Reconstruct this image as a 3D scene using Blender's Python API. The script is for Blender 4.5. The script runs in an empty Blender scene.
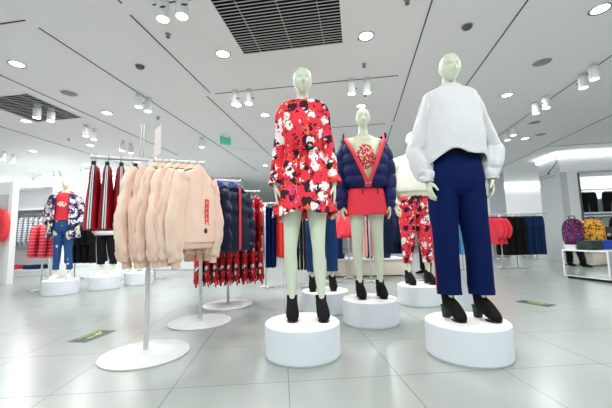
import bpy, bmesh, math, random
from math import sin, cos, pi, radians, sqrt, atan2, exp
from mathutils import Vector, Matrix, noise

random.seed(7)
S = bpy.context.scene
COL = S.collection
R = radians

# ------------------------------------------------------------------ materials
def lin(c):
    return tuple(((v / 255) / 12.92 if v / 255 <= 0.04045 else ((v / 255 + 0.055) / 1.055) ** 2.4) for v in c) + (1,)

def new_mat(name):
    m = bpy.data.materials.new(name); m.use_nodes = True
    nt = m.node_tree
    return m, nt, nt.nodes['Principled BSDF']

def mat(name, rgb, rough=0.6, metal=0.0, bump=0.0, bscale=200.0, spec=0.5, emit=0.0, var=0.0, vscale=8.0, sheen=0.0):
    m, nt, b = new_mat(name)
    N, L = nt.nodes, nt.links
    c = lin(rgb)
    b.inputs['Base Color'].default_value = c
    b.inputs['Roughness'].default_value = rough
    b.inputs['Metallic'].default_value = metal
    b.inputs['Specular IOR Level'].default_value = spec
    if sheen:
        b.inputs['Sheen Weight'].default_value = sheen
    if emit:
        b.inputs['Emission Color'].default_value = c
        b.inputs['Emission Strength'].default_value = emit
    tc = N.new('ShaderNodeTexCoord')
    if var:
        n = N.new('ShaderNodeTexNoise'); n.inputs['Scale'].default_value = vscale; n.inputs['Detail'].default_value = 4
        L.new(tc.outputs['Object'], n.inputs['Vector'])
        mx = N.new('ShaderNodeMix'); mx.data_type = 'RGBA'; mx.blend_type = 'MIX'
        mx.inputs[6].default_value = tuple(v * (1 - var) for v in c[:3]) + (1,)
        mx.inputs[7].default_value = tuple(min(1, v * (1 + var)) for v in c[:3]) + (1,)
        L.new(n.outputs['Fac'], mx.inputs[0]); L.new(mx.outputs[2], b.inputs['Base Color'])
    if bump:
        n = N.new('ShaderNodeTexNoise'); n.inputs['Scale'].default_value = bscale; n.inputs['Detail'].default_value = 3
        L.new(tc.outputs['Object'], n.inputs['Vector'])
        bp = N.new('ShaderNodeBump'); bp.inputs['Strength'].default_value = bump; bp.inputs['Distance'].default_value = 0.01
        L.new(n.outputs['Fac'], bp.inputs['Height']); L.new(bp.outputs['Normal'], b.inputs['Normal'])
    return m

def flower_mat(name, base, layers, scale=10.0, wob=0.035):
    """printed cloth: layers = [(cell scale factor, radius, colour, lo, hi, offset)]"""
    m, nt, b = new_mat(name)
    N, L = nt.nodes, nt.links
    b.inputs['Roughness'].default_value = 0.7
    b.inputs['Specular IOR Level'].default_value = 0.25
    tc = N.new('ShaderNodeTexCoord')
    nz = N.new('ShaderNodeTexNoise'); nz.inputs['Scale'].default_value = 38; nz.inputs['Detail'].default_value = 2
    L.new(tc.outputs['Object'], nz.inputs['Vector'])
    sb = N.new('ShaderNodeVectorMath'); sb.operation = 'SUBTRACT'; sb.inputs[1].default_value = (.5, .5, .5)
    L.new(nz.outputs['Color'], sb.inputs[0])
    sc = N.new('ShaderNodeVectorMath'); sc.operation = 'SCALE'; sc.inputs['Scale'].default_value = wob * 2
    L.new(sb.outputs[0], sc.inputs[0])
    ad = N.new('ShaderNodeVectorMath'); ad.operation = 'ADD'
    L.new(tc.outputs['Object'], ad.inputs[0]); L.new(sc.outputs[0], ad.inputs[1])
    cur = None
    for (k, rad, col, lo, hi, off) in layers:
        of = N.new('ShaderNodeVectorMath'); of.operation = 'ADD'; of.inputs[1].default_value = off
        L.new(ad.outputs[0], of.inputs[0])
        v = N.new('ShaderNodeTexVoronoi'); v.inputs['Scale'].default_value = scale * k
        L.new(of.outputs[0], v.inputs['Vector'])
        lt = N.new('ShaderNodeMath'); lt.operation = 'LESS_THAN'; lt.inputs[1].default_value = rad
        L.new(v.outputs['Distance'], lt.inputs[0])
        sp = N.new('ShaderNodeSeparateColor'); L.new(v.outputs['Color'], sp.inputs[0])
        g = N.new('ShaderNodeMath'); g.operation = 'GREATER_THAN'; g.inputs[1].default_value = lo; L.new(sp.outputs[0], g.inputs[0])
        h = N.new('ShaderNodeMath'); h.operation = 'LESS_THAN'; h.inputs[1].default_value = hi; L.new(sp.outputs[0], h.inputs[0])
        m1 = N.new('ShaderNodeMath'); m1.operation = 'MULTIPLY'; L.new(g.outputs[0], m1.inputs[0]); L.new(h.outputs[0], m1.inputs[1])
        m2 = N.new('ShaderNodeMath'); m2.operation = 'MULTIPLY'; L.new(m1.outputs[0], m2.inputs[0]); L.new(lt.outputs[0], m2.inputs[1])
        mx = N.new('ShaderNodeMix'); mx.data_type = 'RGBA'
        L.new(m2.outputs[0], mx.inputs[0])
        if cur is None: mx.inputs[6].default_value = lin(base)
        else: L.new(cur, mx.inputs[6])
        mx.inputs[7].default_value = lin(col)
        cur = mx.outputs[2]
    L.new(cur, b.inputs['Base Color'])
    return m

def stripe_mat(name, a, c, period, axis=2, duty=0.5, rough=0.7):
    m, nt, b = new_mat(name)
    N, L = nt.nodes, nt.links
    b.inputs['Roughness'].default_value = rough
    tc = N.new('ShaderNodeTexCoord'); sp = N.new('ShaderNodeSeparateXYZ'); L.new(tc.outputs['Object'], sp.inputs[0])
    d = N.new('ShaderNodeMath'); d.operation = 'DIVIDE'; d.inputs[1].default_value = period; L.new(sp.outputs[axis], d.inputs[0])
    f = N.new('ShaderNodeMath'); f.operation = 'FRACT'; L.new(d.outputs[0], f.inputs[0])
    g = N.new('ShaderNodeMath'); g.operation = 'GREATER_THAN'; g.inputs[1].default_value = duty; L.new(f.outputs[0], g.inputs[0])
    mx = N.new('ShaderNodeMix'); mx.data_type = 'RGBA'; mx.inputs[6].default_value = lin(a); mx.inputs[7].default_value = lin(c)
    L.new(g.outputs[0], mx.inputs[0]); L.new(mx.outputs[2], b.inputs['Base Color'])
    return m

def print_mat(name, base, ink, cx, cz, rx, rz):
    """plain cloth with a lacy printed patch on the chest"""
    m, nt, b = new_mat(name)
    N, L = nt.nodes, nt.links
    b.inputs['Roughness'].default_value = 0.75
    tc = N.new('ShaderNodeTexCoord')
    mp = N.new('ShaderNodeVectorMath'); mp.operation = 'SUBTRACT'; mp.inputs[1].default_value = (cx, 0, cz); L.new(tc.outputs['Object'], mp.inputs[0])
    ml = N.new('ShaderNodeVectorMath'); ml.operation = 'MULTIPLY'; ml.inputs[1].default_value = (1 / rx, 0, 1 / rz); L.new(mp.outputs[0], ml.inputs[0])
    ln = N.new('ShaderNodeVectorMath'); ln.operation = 'LENGTH'; L.new(ml.outputs[0], ln.inputs[0])
    nz = N.new('ShaderNodeTexNoise'); nz.inputs['Scale'].default_value = 20; L.new(tc.outputs['Object'], nz.inputs['Vector'])
    a = N.new('ShaderNodeMath'); a.operation = 'ADD'; L.new(ln.outputs['Value'], a.inputs[0]); L.new(nz.outputs['Fac'], a.inputs[1])
    lt = N.new('ShaderNodeMath'); lt.operation = 'LESS_THAN'; lt.inputs[1].default_value = 1.45; L.new(a.outputs[0], lt.inputs[0])
    n2 = N.new('ShaderNodeTexNoise'); n2.inputs['Scale'].default_value = 60; n2.inputs['Detail'].default_value = 1; L.new(tc.outputs['Object'], n2.inputs['Vector'])
    gt = N.new('ShaderNodeMath'); gt.operation = 'GREATER_THAN'; gt.inputs[1].default_value = 0.44; L.new(n2.outputs['Fac'], gt.inputs[0])
    mm = N.new('ShaderNodeMath'); mm.operation = 'MULTIPLY'; L.new(lt.outputs[0], mm.inputs[0]); L.new(gt.outputs[0], mm.inputs[1])
    mx = N.new('ShaderNodeMix'); mx.data_type = 'RGBA'; mx.inputs[6].default_value = lin(base); mx.inputs[7].default_value = lin(ink)
    L.new(mm.outputs[0], mx.inputs[0]); L.new(mx.outputs[2], b.inputs['Base Color'])
    return m

def floor_mat():
    m, nt, b = new_mat('floor_tiles')
    N, L = nt.nodes, nt.links
    tc = N.new('ShaderNodeTexCoord')
    mp = N.new('ShaderNodeMapping'); mp.vector_type = 'POINT'
    mp.inputs['Rotation'].default_value = (0, 0, R(-4.6))
    mp.inputs['Location'].default_value = (-0.030, -1.925 + 0.645 * 6, 0)   # object origin stays at the world origin
    L.new(tc.outputs['Object'], mp.inputs['Vector'])
    sp = N.new('ShaderNodeSeparateXYZ'); L.new(mp.outputs[0], sp.inputs[0])
    ms = []
    for k in (0, 1):
        ad = N.new('ShaderNodeMath'); ad.operation = 'ADD'; ad.inputs[1].default_value = 0.645 * 60; L.new(sp.outputs[k], ad.inputs[0])
        d = N.new('ShaderNodeMath'); d.operation = 'DIVIDE'; d.inputs[1].default_value = 0.645; L.new(ad.outputs[0], d.inputs[0])
        f = N.new('ShaderNodeMath'); f.operation = 'FRACT'; L.new(d.outputs[0], f.inputs[0])
        lt = N.new('ShaderNodeMath'); lt.operation = 'LESS_THAN'; lt.inputs[1].default_value = 0.0085; L.new(f.outputs[0], lt.inputs[0])
        ms.append(lt)
    mxm = N.new('ShaderNodeMath'); mxm.operation = 'MAXIMUM'; L.new(ms[0].outputs[0], mxm.inputs[0]); L.new(ms[1].outputs[0], mxm.inputs[1])
    nz = N.new('ShaderNodeTexNoise'); nz.inputs['Scale'].default_value = 1.6; nz.inputs['Detail'].default_value = 5; L.new(tc.outputs['Object'], nz.inputs['Vector'])
    cr = N.new('ShaderNodeMix'); cr.data_type = 'RGBA'
    cr.inputs[6].default_value = lin((150, 158, 154)); cr.inputs[7].default_value = lin((161, 169, 165)); L.new(nz.outputs['Fac'], cr.inputs[0])
    mx = N.new('ShaderNodeMix'); mx.data_type = 'RGBA'; L.new(mxm.outputs[0], mx.inputs[0]); L.new(cr.outputs[2], mx.inputs[6])
    mx.inputs[7].default_value = lin((116, 122, 119))
    L.new(mx.outputs[2], b.inputs['Base Color'])
    b.inputs['Roughness'].default_value = 0.27
    b.inputs['Specular IOR Level'].default_value = 0.55
    return m

M = {}
M['white'] = mat('white_lacquer', (234, 236, 237), 0.45, spec=0.4)
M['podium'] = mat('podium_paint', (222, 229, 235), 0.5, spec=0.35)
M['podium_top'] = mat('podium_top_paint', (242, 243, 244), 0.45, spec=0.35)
M['rackmetal'] = mat('white_painted_steel', (220, 223, 225), 0.35, spec=0.5)
M['chrome'] = mat('brushed_steel', (205, 208, 210), 0.25, metal=1.0)
M['mann'] = mat('pale_green_mannequin_shell', (208, 220, 197), 0.42, spec=0.4)
M['mann_b'] = mat('cream_mannequin_shell', (230, 228, 196), 0.45, spec=0.4)
M['skin'] = mat('skin', (214, 170, 145), 0.55)
M['ceil'] = mat('ceiling_panel_paint', (246, 247, 247), 0.85, spec=0.2)
M['seam'] = mat('ceiling_seam_shadow_gap', (72, 64, 62), 0.9, spec=0.1)
M['wall'] = mat('wall_paint', (232, 233, 234), 0.8, spec=0.2)
M['wallg'] = mat('grey_wall_paint', (196, 200, 202), 0.7, spec=0.3)
M['grey'] = mat('grey_plastic', (150, 152, 152), 0.6)
M['dgrey'] = mat('dark_grey_metal', (92, 95, 96), 0.5)
M['black'] = mat('black_plastic', (16, 16, 18), 0.5)
M['suede'] = mat('black_suede', (14, 14, 16), 0.85, bump=0.4, bscale=350, spec=0.25)
M['lampbody'] = mat('pale_lamp_housing', (220, 225, 225), 0.35, spec=0.5)
M['lampglow'] = mat('lamp_glow', (255, 253, 250), 0.5, emit=9.0)
M['cove'] = mat('cove_light', (250, 252, 255), 0.5, emit=5.0)
M['signglow'] = mat('lit_white_panel', (250, 252, 255), 0.5, emit=0.9)
M['ventin'] = mat('vent_dark_inside', (20, 18, 20), 0.9, spec=0.1)
M['slat'] = mat('vent_slat', (205, 203, 200), 0.6)
M['exit'] = mat('exit_sign_green', (70, 168, 140), 0.5, emit=0.25)
M['pinkcard'] = mat('pale_pink_card', (228, 208, 210), 0.5)
M['redcard'] = mat('red_card', (214, 60, 66), 0.5)
M['acrylic'] = mat('clear_acrylic_edge', (214, 220, 220), 0.2)
M['sweater'] = mat('fuzzy_white_knit', (214, 217, 220), 0.95, bump=0.35, bscale=110, spec=0.1, var=0.05, vscale=50, sheen=0.2)
M['navy'] = mat('navy_crepe', (8, 25, 74), 0.8, spec=0.1)
M['puffer'] = mat('navy_puffer_nylon', (16, 26, 84), 0.5, spec=0.25, bump=0.15, bscale=40)
M['puffer_b'] = mat('dark_navy_puffer_nylon', (6, 24, 54), 0.5, spec=0.22, bump=0.15, bscale=40)
M['collar'] = mat('blue_puffer_lining', (38, 62, 160), 0.5)
M['redtrim'] = mat('red_ribbed_trim', (226, 58, 66), 0.7)
M['red'] = mat('red_skirt_cloth', (238, 66, 82), 0.75, spec=0.25)
M['redp'] = mat('coral_red_trouser_cloth', (232, 58, 56), 0.75, spec=0.25)
M['track'] = mat('crimson_track_cloth', (168, 18, 36), 0.6, spec=0.3)
M['trackblk'] = mat('black_stripe_tape', (18, 16, 22), 0.7)
M['trackwht'] = mat('white_stripe_tape', (206, 210, 214), 0.7)
M['hoodie'] = mat('beige_fleece', (235, 210, 191), 0.95, bump=0.10, bscale=220, spec=0.1)
M['hoodie_p'] = mat('pinkish_beige_fleece', (228, 194, 177), 0.95, bump=0.10, bscale=220, spec=0.1)
M['rib'] = mat('beige_rib_knit', (226, 196, 174), 0.95, bump=0.4, bscale=150, spec=0.1)
M['cream'] = mat('cream_sweatshirt', (232, 236, 222), 0.85, spec=0.2)
M['creamrib'] = mat('cream_rib', (222, 214, 190), 0.9, spec=0.2)
M['tee'] = print_mat('cream_tee_with_red_print', (224, 228, 200), (206, 42, 56), 0.0, 1.36, 0.10, 0.13)
M['teered'] = print_mat('red_top_with_white_print', (218, 44, 62), (240, 210, 205), 0.0, 1.38, 0.08, 0.05)
M['jeans'] = mat('blue_denim', (28, 62, 112), 0.85, var=0.25, vscale=14, spec=0.2)
M['jeans_d'] = mat('dark_blue_denim', (20, 48, 92), 0.85, var=0.25, vscale=14, spec=0.2)
M['jeans_l'] = mat('light_blue_denim', (92, 152, 206), 0.85, var=0.25, vscale=20, spec=0.2)
M['jeans_r'] = flower_mat('ripped_denim', (36, 78, 130), [(1, .26, (206, 212, 218), .0, .3, (0, 0, 0))], scale=11, wob=.02)
M['blk'] = mat('black_cloth', (20, 20, 24), 0.85, spec=0.2)
M['fur'] = mat('black_fur', (20, 22, 24), 0.95, bump=1.0, bscale=60, spec=0.2, var=0.5, vscale=40)
M['pink'] = mat('dusty_pink_cloth', (232, 186, 178), 0.8, spec=0.2)
M['whitecloth'] = mat('white_cloth', (228, 230, 232), 0.85, spec=0.2)
M['sneaker'] = mat('white_leather', (236, 238, 236), 0.5)
M['ribstripe'] = stripe_mat('red_striped_knit', (222, 48, 72), (240, 150, 160), 0.055, 2, 0.78)
M['greystripe'] = stripe_mat('grey_striped_shirting', (232, 234, 238), (150, 156, 168), 0.06, 2, 0.62)
M['folded'] = stripe_mat('folded_cloth', (60, 74, 72), (38, 48, 48), 0.03, 2, 0.5)
RED, WHT, DRK = (230, 54, 68), (236, 233, 232), (56, 20, 36)
M['floral'] = flower_mat('red_floral_print', RED, [
    (1.7, .45, (238, 118, 72), .0, .16, (.3, .1, .2)), (1.5, .42, (226, 70, 130), .2, .33, (.7, .2, .1)),
    (0.95, .46, DRK, .0, .5, (0, 0, 0)), (1.0, .44, WHT, .0, .42, (.43, .27, .81)), (2.6, .42, DRK, .0, .3, (.9, .5, .2)), (2.2, .38, WHT, .0, .16, (.13, .57, .31))], scale=12.5, wob=.03)
M['floral_b'] = flower_mat('crimson_floral_print', (206, 30, 48), [
    (1.0, .50, (28, 12, 22), .0, .62, (0, 0, 0)), (1.3, .42, WHT, .0, .3, (.4, .2, .8)), (2.2, .4, (28, 12, 22), .0, .4, (.9, .5, .2))], scale=13, wob=.04)
M['floral_n'] = flower_mat('navy_floral_print', (26, 34, 66), [
    (1, .55, (226, 222, 226), .0, .75, (0, 0, 0)), (1.6, .4, (214, 140, 160), .0, .3, (.4, .2, .8)), (1.8, .4, (70, 96, 150), .0, .4, (.2, .9, .5))], scale=13, wob=.04)
M['leop_y'] = flower_mat('yellow_leopard_print', (232, 170, 62), [(1, .42, (40, 26, 20), .0, .75, (0, 0, 0)), (1.6, .35, (110, 66, 30), .0, .3, (.4, .3, .1))], scale=30, wob=.012)
M['leop_p'] = flower_mat('purple_leopard_print', (84, 36, 78), [(1, .45, (24, 18, 34), .0, .5, (0, 0, 0)), (1.2, .4, (214, 70, 60), .0, .32, (.4, .3, .1)), (1.4, .4, (50, 60, 150), .0, .3, (.1, .8, .3))], scale=26, wob=.012)
M['mirror'] = mat('mirror_glass', (225, 230, 230), 0.03, metal=1.0)
M['stickgreen'] = mat('green_sticker_print', (150, 210, 70), 0.4)
M['stickblk'] = mat('black_sticker', (34, 40, 38), 0.4)
M['logo'] = mat('blue_grey_logo_paint', (60, 110, 140), 0.5)
M['logotxt'] = mat('grey_logo_paint', (140, 150, 156), 0.5)
M['bluebright'] = mat('bright_blue_cloth', (40, 80, 190), 0.8)
M['hair'] = mat('dark_hair', (34, 26, 24), 0.6, bump=.4, bscale=150)
M['floor'] = floor_mat()
M['plinth'] = mat('cream_plinth_paint', (238, 232, 216), 0.5)

# ------------------------------------------------------------------ mesh helpers
class MB:
    def __init__(s): s.v = []; s.f = []; s.rows = []
    def add(s, vs, fs):
        o = len(s.v); s.v += [tuple(p) for p in vs]; s.f += [tuple(i + o for i in f) for f in fs]; return s
    def grid(s, fn, nu, nv, closed=True, cap0=False, cap1=False):
        vs = [fn(i / nu, j / nv) for j in range(nv + 1) for i in range(nu if closed else nu + 1)]
        w = nu if closed else nu + 1
        fs = []
        for j in range(nv):
            for i in range(nu):
                a = j * w + i; b = j * w + (i + 1) % w
                fs.append((a, b, b + w, a + w))
        if cap0: fs.append(tuple(reversed(range(w))))
        if cap1: fs.append(tuple(range(nv * w, nv * w + w)))
        return s.add(vs, fs)
    def box(s, c, d, rz=0.0, taper=1.0):
        x, y, z = (k / 2 for k in d); vs = []
        for dz in (-1, 1):
            t = taper if dz > 0 else 1
            for dx, dy in ((-1, -1), (1, -1), (1, 1), (-1, 1)):
                px, py = dx * x * t, dy * y * t
                vs.append((c[0] + px * cos(rz) - py * sin(rz), c[1] + px * sin(rz) + py * cos(rz), c[2] + dz * z))
        return s.add(vs, [(3, 2, 1, 0), (4, 5, 6, 7), (0, 1, 5, 4), (1, 2, 6, 5), (2, 3, 7, 6), (3, 0, 4, 7)])
    def tube(s, pts, rad, seg=16, ref=(1, 0, 0), sub=4, cap=True, wob=None):
        """smooth tube; rad entries r or (rx, ry); rx lies along ref"""
        P = [Vector(p) for p in pts]; Q = [(r, r) if not isinstance(r, (tuple, list)) else r for r in rad]
        n = len(P)
        def cr(a, b, c, d, t):
            return 0.5 * ((2 * b) + (c - a) * t + (2 * a - 5 * b + 4 * c - d) * t * t + (3 * b - a - 3 * c + d) * t ** 3)
        pp, rr = [], []
        if n == 2 or sub == 1:
            pp, rr = P, Q
        else:
            for i in range(n - 1):
                a, b, c, d = P[max(i - 1, 0)], P[i], P[i + 1], P[min(i + 2, n - 1)]
                qa, qb, qc, qd = Q[max(i - 1, 0)], Q[i], Q[i + 1], Q[min(i + 2, n - 1)]
                for k in range(sub):
                    t = k / sub
                    pp.append(cr(a, b, c, d, t)); rr.append(tuple(max(1e-4, cr(qa[e], qb[e], qc[e], qd[e], t)) for e in (0, 1)))
            pp.append(P[-1]); rr.append(Q[-1])
        rv = Vector(ref)
        rings = []
        for i, p in enumerate(pp):
            t = (pp[min(i + 1, len(pp) - 1)] - pp[max(i - 1, 0)]).normalized()
            ax = rv - t * rv.dot(t)
            if ax.length < 1e-3: ax = Vector((0, 1, 0)) - t * t.y
            ax.normalize(); ay = t.cross(ax)
            for k in range(seg):
                th = 2 * pi * k / seg
                e = 0 if wob is None else wob(th, i / (len(pp) - 1))
                rings.append(p + ax * (rr[i][0] + e) * cos(th) + ay * (rr[i][1] + e) * sin(th))
        fs = []
        for j in range(len(pp) - 1):
            for k in range(seg):
                a = j * seg + k; b = j * seg + (k + 1) % seg
                fs.append((a, b, b + seg, a + seg))
        if cap:
            fs.append(tuple(reversed(range(seg)))); o = (len(pp) - 1) * seg; fs.append(tuple(range(o, o + seg)))
        return s.add(rings, fs)
    def ball(s, c, r, nu=16, nv=10, fn=None):
        c = Vector(c); r = (r, r, r) if not isinstance(r, (tuple, list)) else r
        vs = []; fs = []
        for j in range(nv + 1):
            ph = pi * j / nv
            for i in range(nu):
                th = 2 * pi * i / nu
                d = Vector((sin(ph) * cos(th), sin(ph) * sin(th), cos(ph)))
                p = Vector((d.x * r[0], d.y * r[1], d.z * r[2]))
                if fn: p = fn(d, p)
                vs.append(c + p)
        for j in range(nv):
            for i in range(nu):
                a = j * nu + i; b = j * nu + (i + 1) % nu
                fs.append((a, a + nu, b + nu, b))
        return s.add(vs, fs)
    def lathe(s, prof, seg=40, c=(0, 0, 0)):
        return s.grid(lambda u, v: (c[0] + prof[round(v * (len(prof) - 1))][0] * cos(2 * pi * u), c[1] + prof[round(v * (len(prof) - 1))][0] * sin(2 * pi * u), c[2] + prof[round(v * (len(prof) - 1))][1]),
                      seg, len(prof) - 1, True, True, True)
    def shell(s, rings, seg=40, rows=24, th=None, wr=None, n=2.3, cap0=False, cap1=False, zfn=None):
        """lofted garment wall; rings (z, rx, ry, cy[, cx]); angle 0 is the front (-y), pi/2 is +x"""
        K = [tuple(r) + (0,) * (5 - len(r)) for r in rings]
        def at(v):
            f = v * (len(K) - 1); i = min(int(f), len(K) - 2); t = f - i
            a, b, c, d = K[max(i - 1, 0)], K[i], K[i + 1], K[min(i + 2, len(K) - 1)]
            return [0.5 * ((2 * b[e]) + (c[e] - a[e]) * t + (2 * a[e] - 5 * b[e] + 4 * c[e] - d[e]) * t * t + (3 * b[e] - a[e] - 3 * c[e] + d[e]) * t ** 3) for e in range(5)]
        def fn(u, v):
            z, rx, ry, cy, cx = at(v)
            if th is None: a = 2 * pi * u
            else:
                lo, hi = th(z) if callable(th) else th
                a = lo + (hi - lo) * u
            sx, sy = sin(a), cos(a)
            k = (abs(sx) ** n + abs(sy) ** n) ** (-1 / n)
            e = wr(a, z) if wr else 0
            if zfn: z = zfn(a, z, v)
            return (cx + (rx + e) * k * sx, cy - (ry + e) * k * sy, z)
        return s.grid(fn, seg, rows, th is None, cap0, cap1)
    def mesh(s, name, m, smooth=True, solid=0.0):
        me = bpy.data.meshes.new(name)
        me.from_pydata(s.v, [], s.f)
        bm = bmesh.new(); bm.from_mesh(me)
        bmesh.ops.remove_doubles(bm, verts=bm.verts, dist=1e-6)
        bmesh.ops.recalc_face_normals(bm, faces=bm.faces)
        bm.to_mesh(me); bm.free()
        if smooth:
            me.polygons.foreach_set('use_smooth', [True] * len(me.polygons))
        me.materials.append(m)
        return me
    def build(s, name, m, parent=None, smooth=True, solid=0.0, loc=None, rz=0.0, bevel=0.0):
        o = bpy.data.objects.new(name, s.mesh(name, m, smooth, solid)); COL.objects.link(o)
        if parent: o.parent = parent
        if loc: o.location = loc
        if rz: o.rotation_euler.z = rz
        if solid:
            q = o.modifiers.new('t', 'SOLIDIFY'); q.thickness = solid; q.offset = 1; q.use_even_offset = False
        if bevel:
            b = o.modifiers.new('b', 'BEVEL'); b.width = bevel; b.segments = 2; b.limit_method = 'ANGLE'
        if smooth and bevel:
            o.data.set_sharp_from_angle(angle=R(40)) if hasattr(o.data, 'set_sharp_from_angle') else None
        return o

def flat(o):
    if hasattr(o.data, 'set_sharp_from_angle'): o.data.set_sharp_from_angle(angle=R(35))
    return o

def tag(o, label, cat, group=None, kind=None):
    o['label'] = label; o['category'] = cat
    if group: o['group'] = group
    if kind: o['kind'] = kind
    return o

def struct(name, mb, m, smooth=False, **k):
    o = mb.build(name, m, smooth=smooth, **k); o['kind'] = 'structure'; return o

def thing(name, label, cat, loc=(0, 0, 0), rz=0.0, group=None):
    o = bpy.data.objects.new(name, None); COL.objects.link(o); o.empty_display_size = .1
    o.location = loc; o.rotation_euler.z = rz
    return tag(o, label, cat, group)

def kids(o): return [c for c in list(COL.objects) if c.parent == o]
TREE = {}
def tree(o):
    if o.name not in TREE: TREE[o.name] = [(c, [(d, []) for d in kids(c)]) for c in kids(o)]
    return TREE[o.name]
def dup(root, loc, rz, label, group=None, scale=None):
    r = root.copy(); COL.objects.link(r); r.location = loc; r.rotation_euler.z = rz; r['label'] = label
    if group: r['group'] = group
    if scale: r.scale = scale
    for c, sub in tree(root):
        cc = c.copy(); COL.objects.link(cc); cc.parent = r
        for d, _ in sub:
            dd = d.copy(); COL.objects.link(dd); dd.parent = cc
    return r

ORD = ['first', 'second', 'third', 'fourth', 'fifth', 'sixth', 'seventh', 'eighth', 'ninth', 'tenth', 'eleventh', 'twelfth']
def nz(x, y, z, s=1.0): return noise.noise(Vector((x * s, y * s, z * s)))

# ------------------------------------------------------------------ camera
CAMZ, TILT, ROLL, FPX = 0.82, math.atan(33 / 320), R(1.26), 320.0
cam = bpy.data.cameras.new('camera'); co = bpy.data.objects.new('camera', cam); COL.objects.link(co); S.camera = co
cam.sensor_width = 36; cam.lens = FPX / 612 * 36; cam.clip_start = .05; cam.clip_end = 100
f = Vector((0, cos(TILT), sin(TILT))); u = Vector((0, -sin(TILT), cos(TILT))); r = Vector((1, 0, 0))
X = r * cos(ROLL) - u * sin(ROLL); Y = r * sin(ROLL) + u * cos(ROLL)
mw = Matrix((X, Y, -f)).transposed().to_4x4(); mw.translation = (0, 0, CAMZ); co.matrix_world = mw

# ------------------------------------------------------------------ the room
CA = R(8.9)                       # ceiling grid runs 8.9 degrees off the view axis
cu, cv = Vector((cos(CA), -sin(CA), 0)), Vector((sin(CA), cos(CA), 0))
CH = 3.0
def cp(uu, vv, z=CH): p = cu * uu + cv * vv; return Vector((p.x, p.y, z))
struct('floor', MB().box((0, 10, -.05), (30, 27, .1)), M['floor'])
struct('ceiling', MB().box((0, 10, CH + .05), (30, 27, .1)), M['ceil'])
struct('wall_back', MB().box((2, 23.2, 1.5), (32, .2, 3)), M['wall'])
struct('wall_left', MB().box((-10.6, 8.5, 1.5), (.2, 8, 3)), M['wall'])
_c = Vector((-7.4, 11.55))
struct('wall_back_left', MB().box((-7.1, 11.3, 1.5), (6.6, .2, 3), -CA), M['wall'])
struct('wall_recess', MB().box((-3.9, 16.5, 1.5), (.2, 11.5, 3)), M['wallg'])
nt_ = 0
def trim(mb, m):
    global nt_
    nt_ += 1
    return struct('trim_%d' % nt_, mb, m)
def seam(u0, v0, u1, v1, w=.012):
    a, b = cp(u0, v0), cp(u1, v1); d = b - a
    mb = MB().box(((a + b) / 2).xy[:] + (CH - .002,), (d.length, w, .006), atan2(d.y, d.x))
    trim(mb, M['seam'])
for uu, a, b in ((.777, 2.0, 6.2), (.77, 6.35, 14), (1.675, 2.2, 14), (-3.12, 2.6, 9.9), (-2.09, 2.6, 4.3), (-2.19, 4.42, 8.2), (-2.06, 1.2, 2.45), (3.235, 2.0, 10.5), (4.86, 4.4, 14), (-4.5, 2.0, 7.5), (-6.5, 2.5, 8.6)):
    seam(uu, a, uu, b)
for vv, a, b in ((4.365, -2.03, -.8), (4.345, -.55, .64), (2.48, -3.44, -3.14), (2.52, -1.8, -.62), (6.26, -.42, .64), (8.9, 4.9, 6.5)):
    seam(a, vv, b, vv)
# light coves along the far walls
trim(MB().box((-7.1, 11.12, 2.86), (6.5, .1, .14), -CA), M['cove'])
trim(MB().box((-10.44, 8.3, 2.86), (.1, 7.4, .14)), M['cove'])
trim(MB().box((6, 23.0, 2.86), (18, .1, .14)), M['cove'])

# the shop-in-shop block with a niche, on the side of the display table
bc = Vector((7.04, 8.75))
def bl(a, d): return (bc.x + cu.x * a + cv.x * d, bc.y + cu.y * a + cv.y * d)
def blbox(a0, a1, d0, d1, z0, z1):
    c = bl((a0 + a1) / 2, (d0 + d1) / 2)
    return ((c[0], c[1], (z0 + z1) / 2), (a1 - a0, d1 - d0, z1 - z0), -CA)
def bb(*a): return MB().box(*blbox(*a))
struct('wall_block', MB().box(*blbox(0, .42, 0, 1.0, 0, 2.99)).box(*blbox(.42, 5, .5, 1.0, 0, 2.99)).box(*blbox(.42, 5, 0, .5, 2.4, 2.99)), M['wallg'])
struct('wall_fascia', MB().box(*blbox(.02, 5, -.02, -.001, 2.45, 2.98)).box(*blbox(.18, .42, -.02, -.001, 0, 2.45)), M['white'])
trim(MB().box(*blbox(-.05, 5, -.08, -.022, 2.88, 2.97)), M['cove'])
trim(MB().box(*blbox(-.06, -.002, -.08, 1.0, 2.88, 2.97)), M['cove'])
trim(MB().box(*blbox(.42, .47, -.03, .5, 0, 2.4)), M['dgrey'])
trim(MB().box(*blbox(.5, 5, .46, .499, 1.72, 2.36)), M['signglow'])
_sw = MB()                                   # painted swoosh and lines on the block's side
def sidept(d, z): q = bl(-.002, d); return Vector((q[0], q[1], z))
for k in range(14):
    t0, t1 = k / 14, (k + 1) / 14
    def sw(t): return (0.06 + .42 * t, 2.80 - .26 * t ** .7)
    w0, w1 = .03 * (1 - .4 * t0), .03 * (1 - .4 * t1)
    (a0, z0), (a1, z1) = sw(t0), sw(t1)
    _sw.add([sidept(a0, z0 - w0), sidept(a1, z1 - w1), sidept(a1, z1 + w1), sidept(a0, z0 + w0)], [(0, 1, 2, 3)])
_sw.add([sidept(.42, 2.62), sidept(.62, 2.48), sidept(.44, 2.47)], [(0, 1, 2)])
tag(_sw.build('wall_logo', M['logo'], smooth=False, solid=.002), 'blue curved arrow logo painted high on the grey wall block', 'logo')
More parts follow.
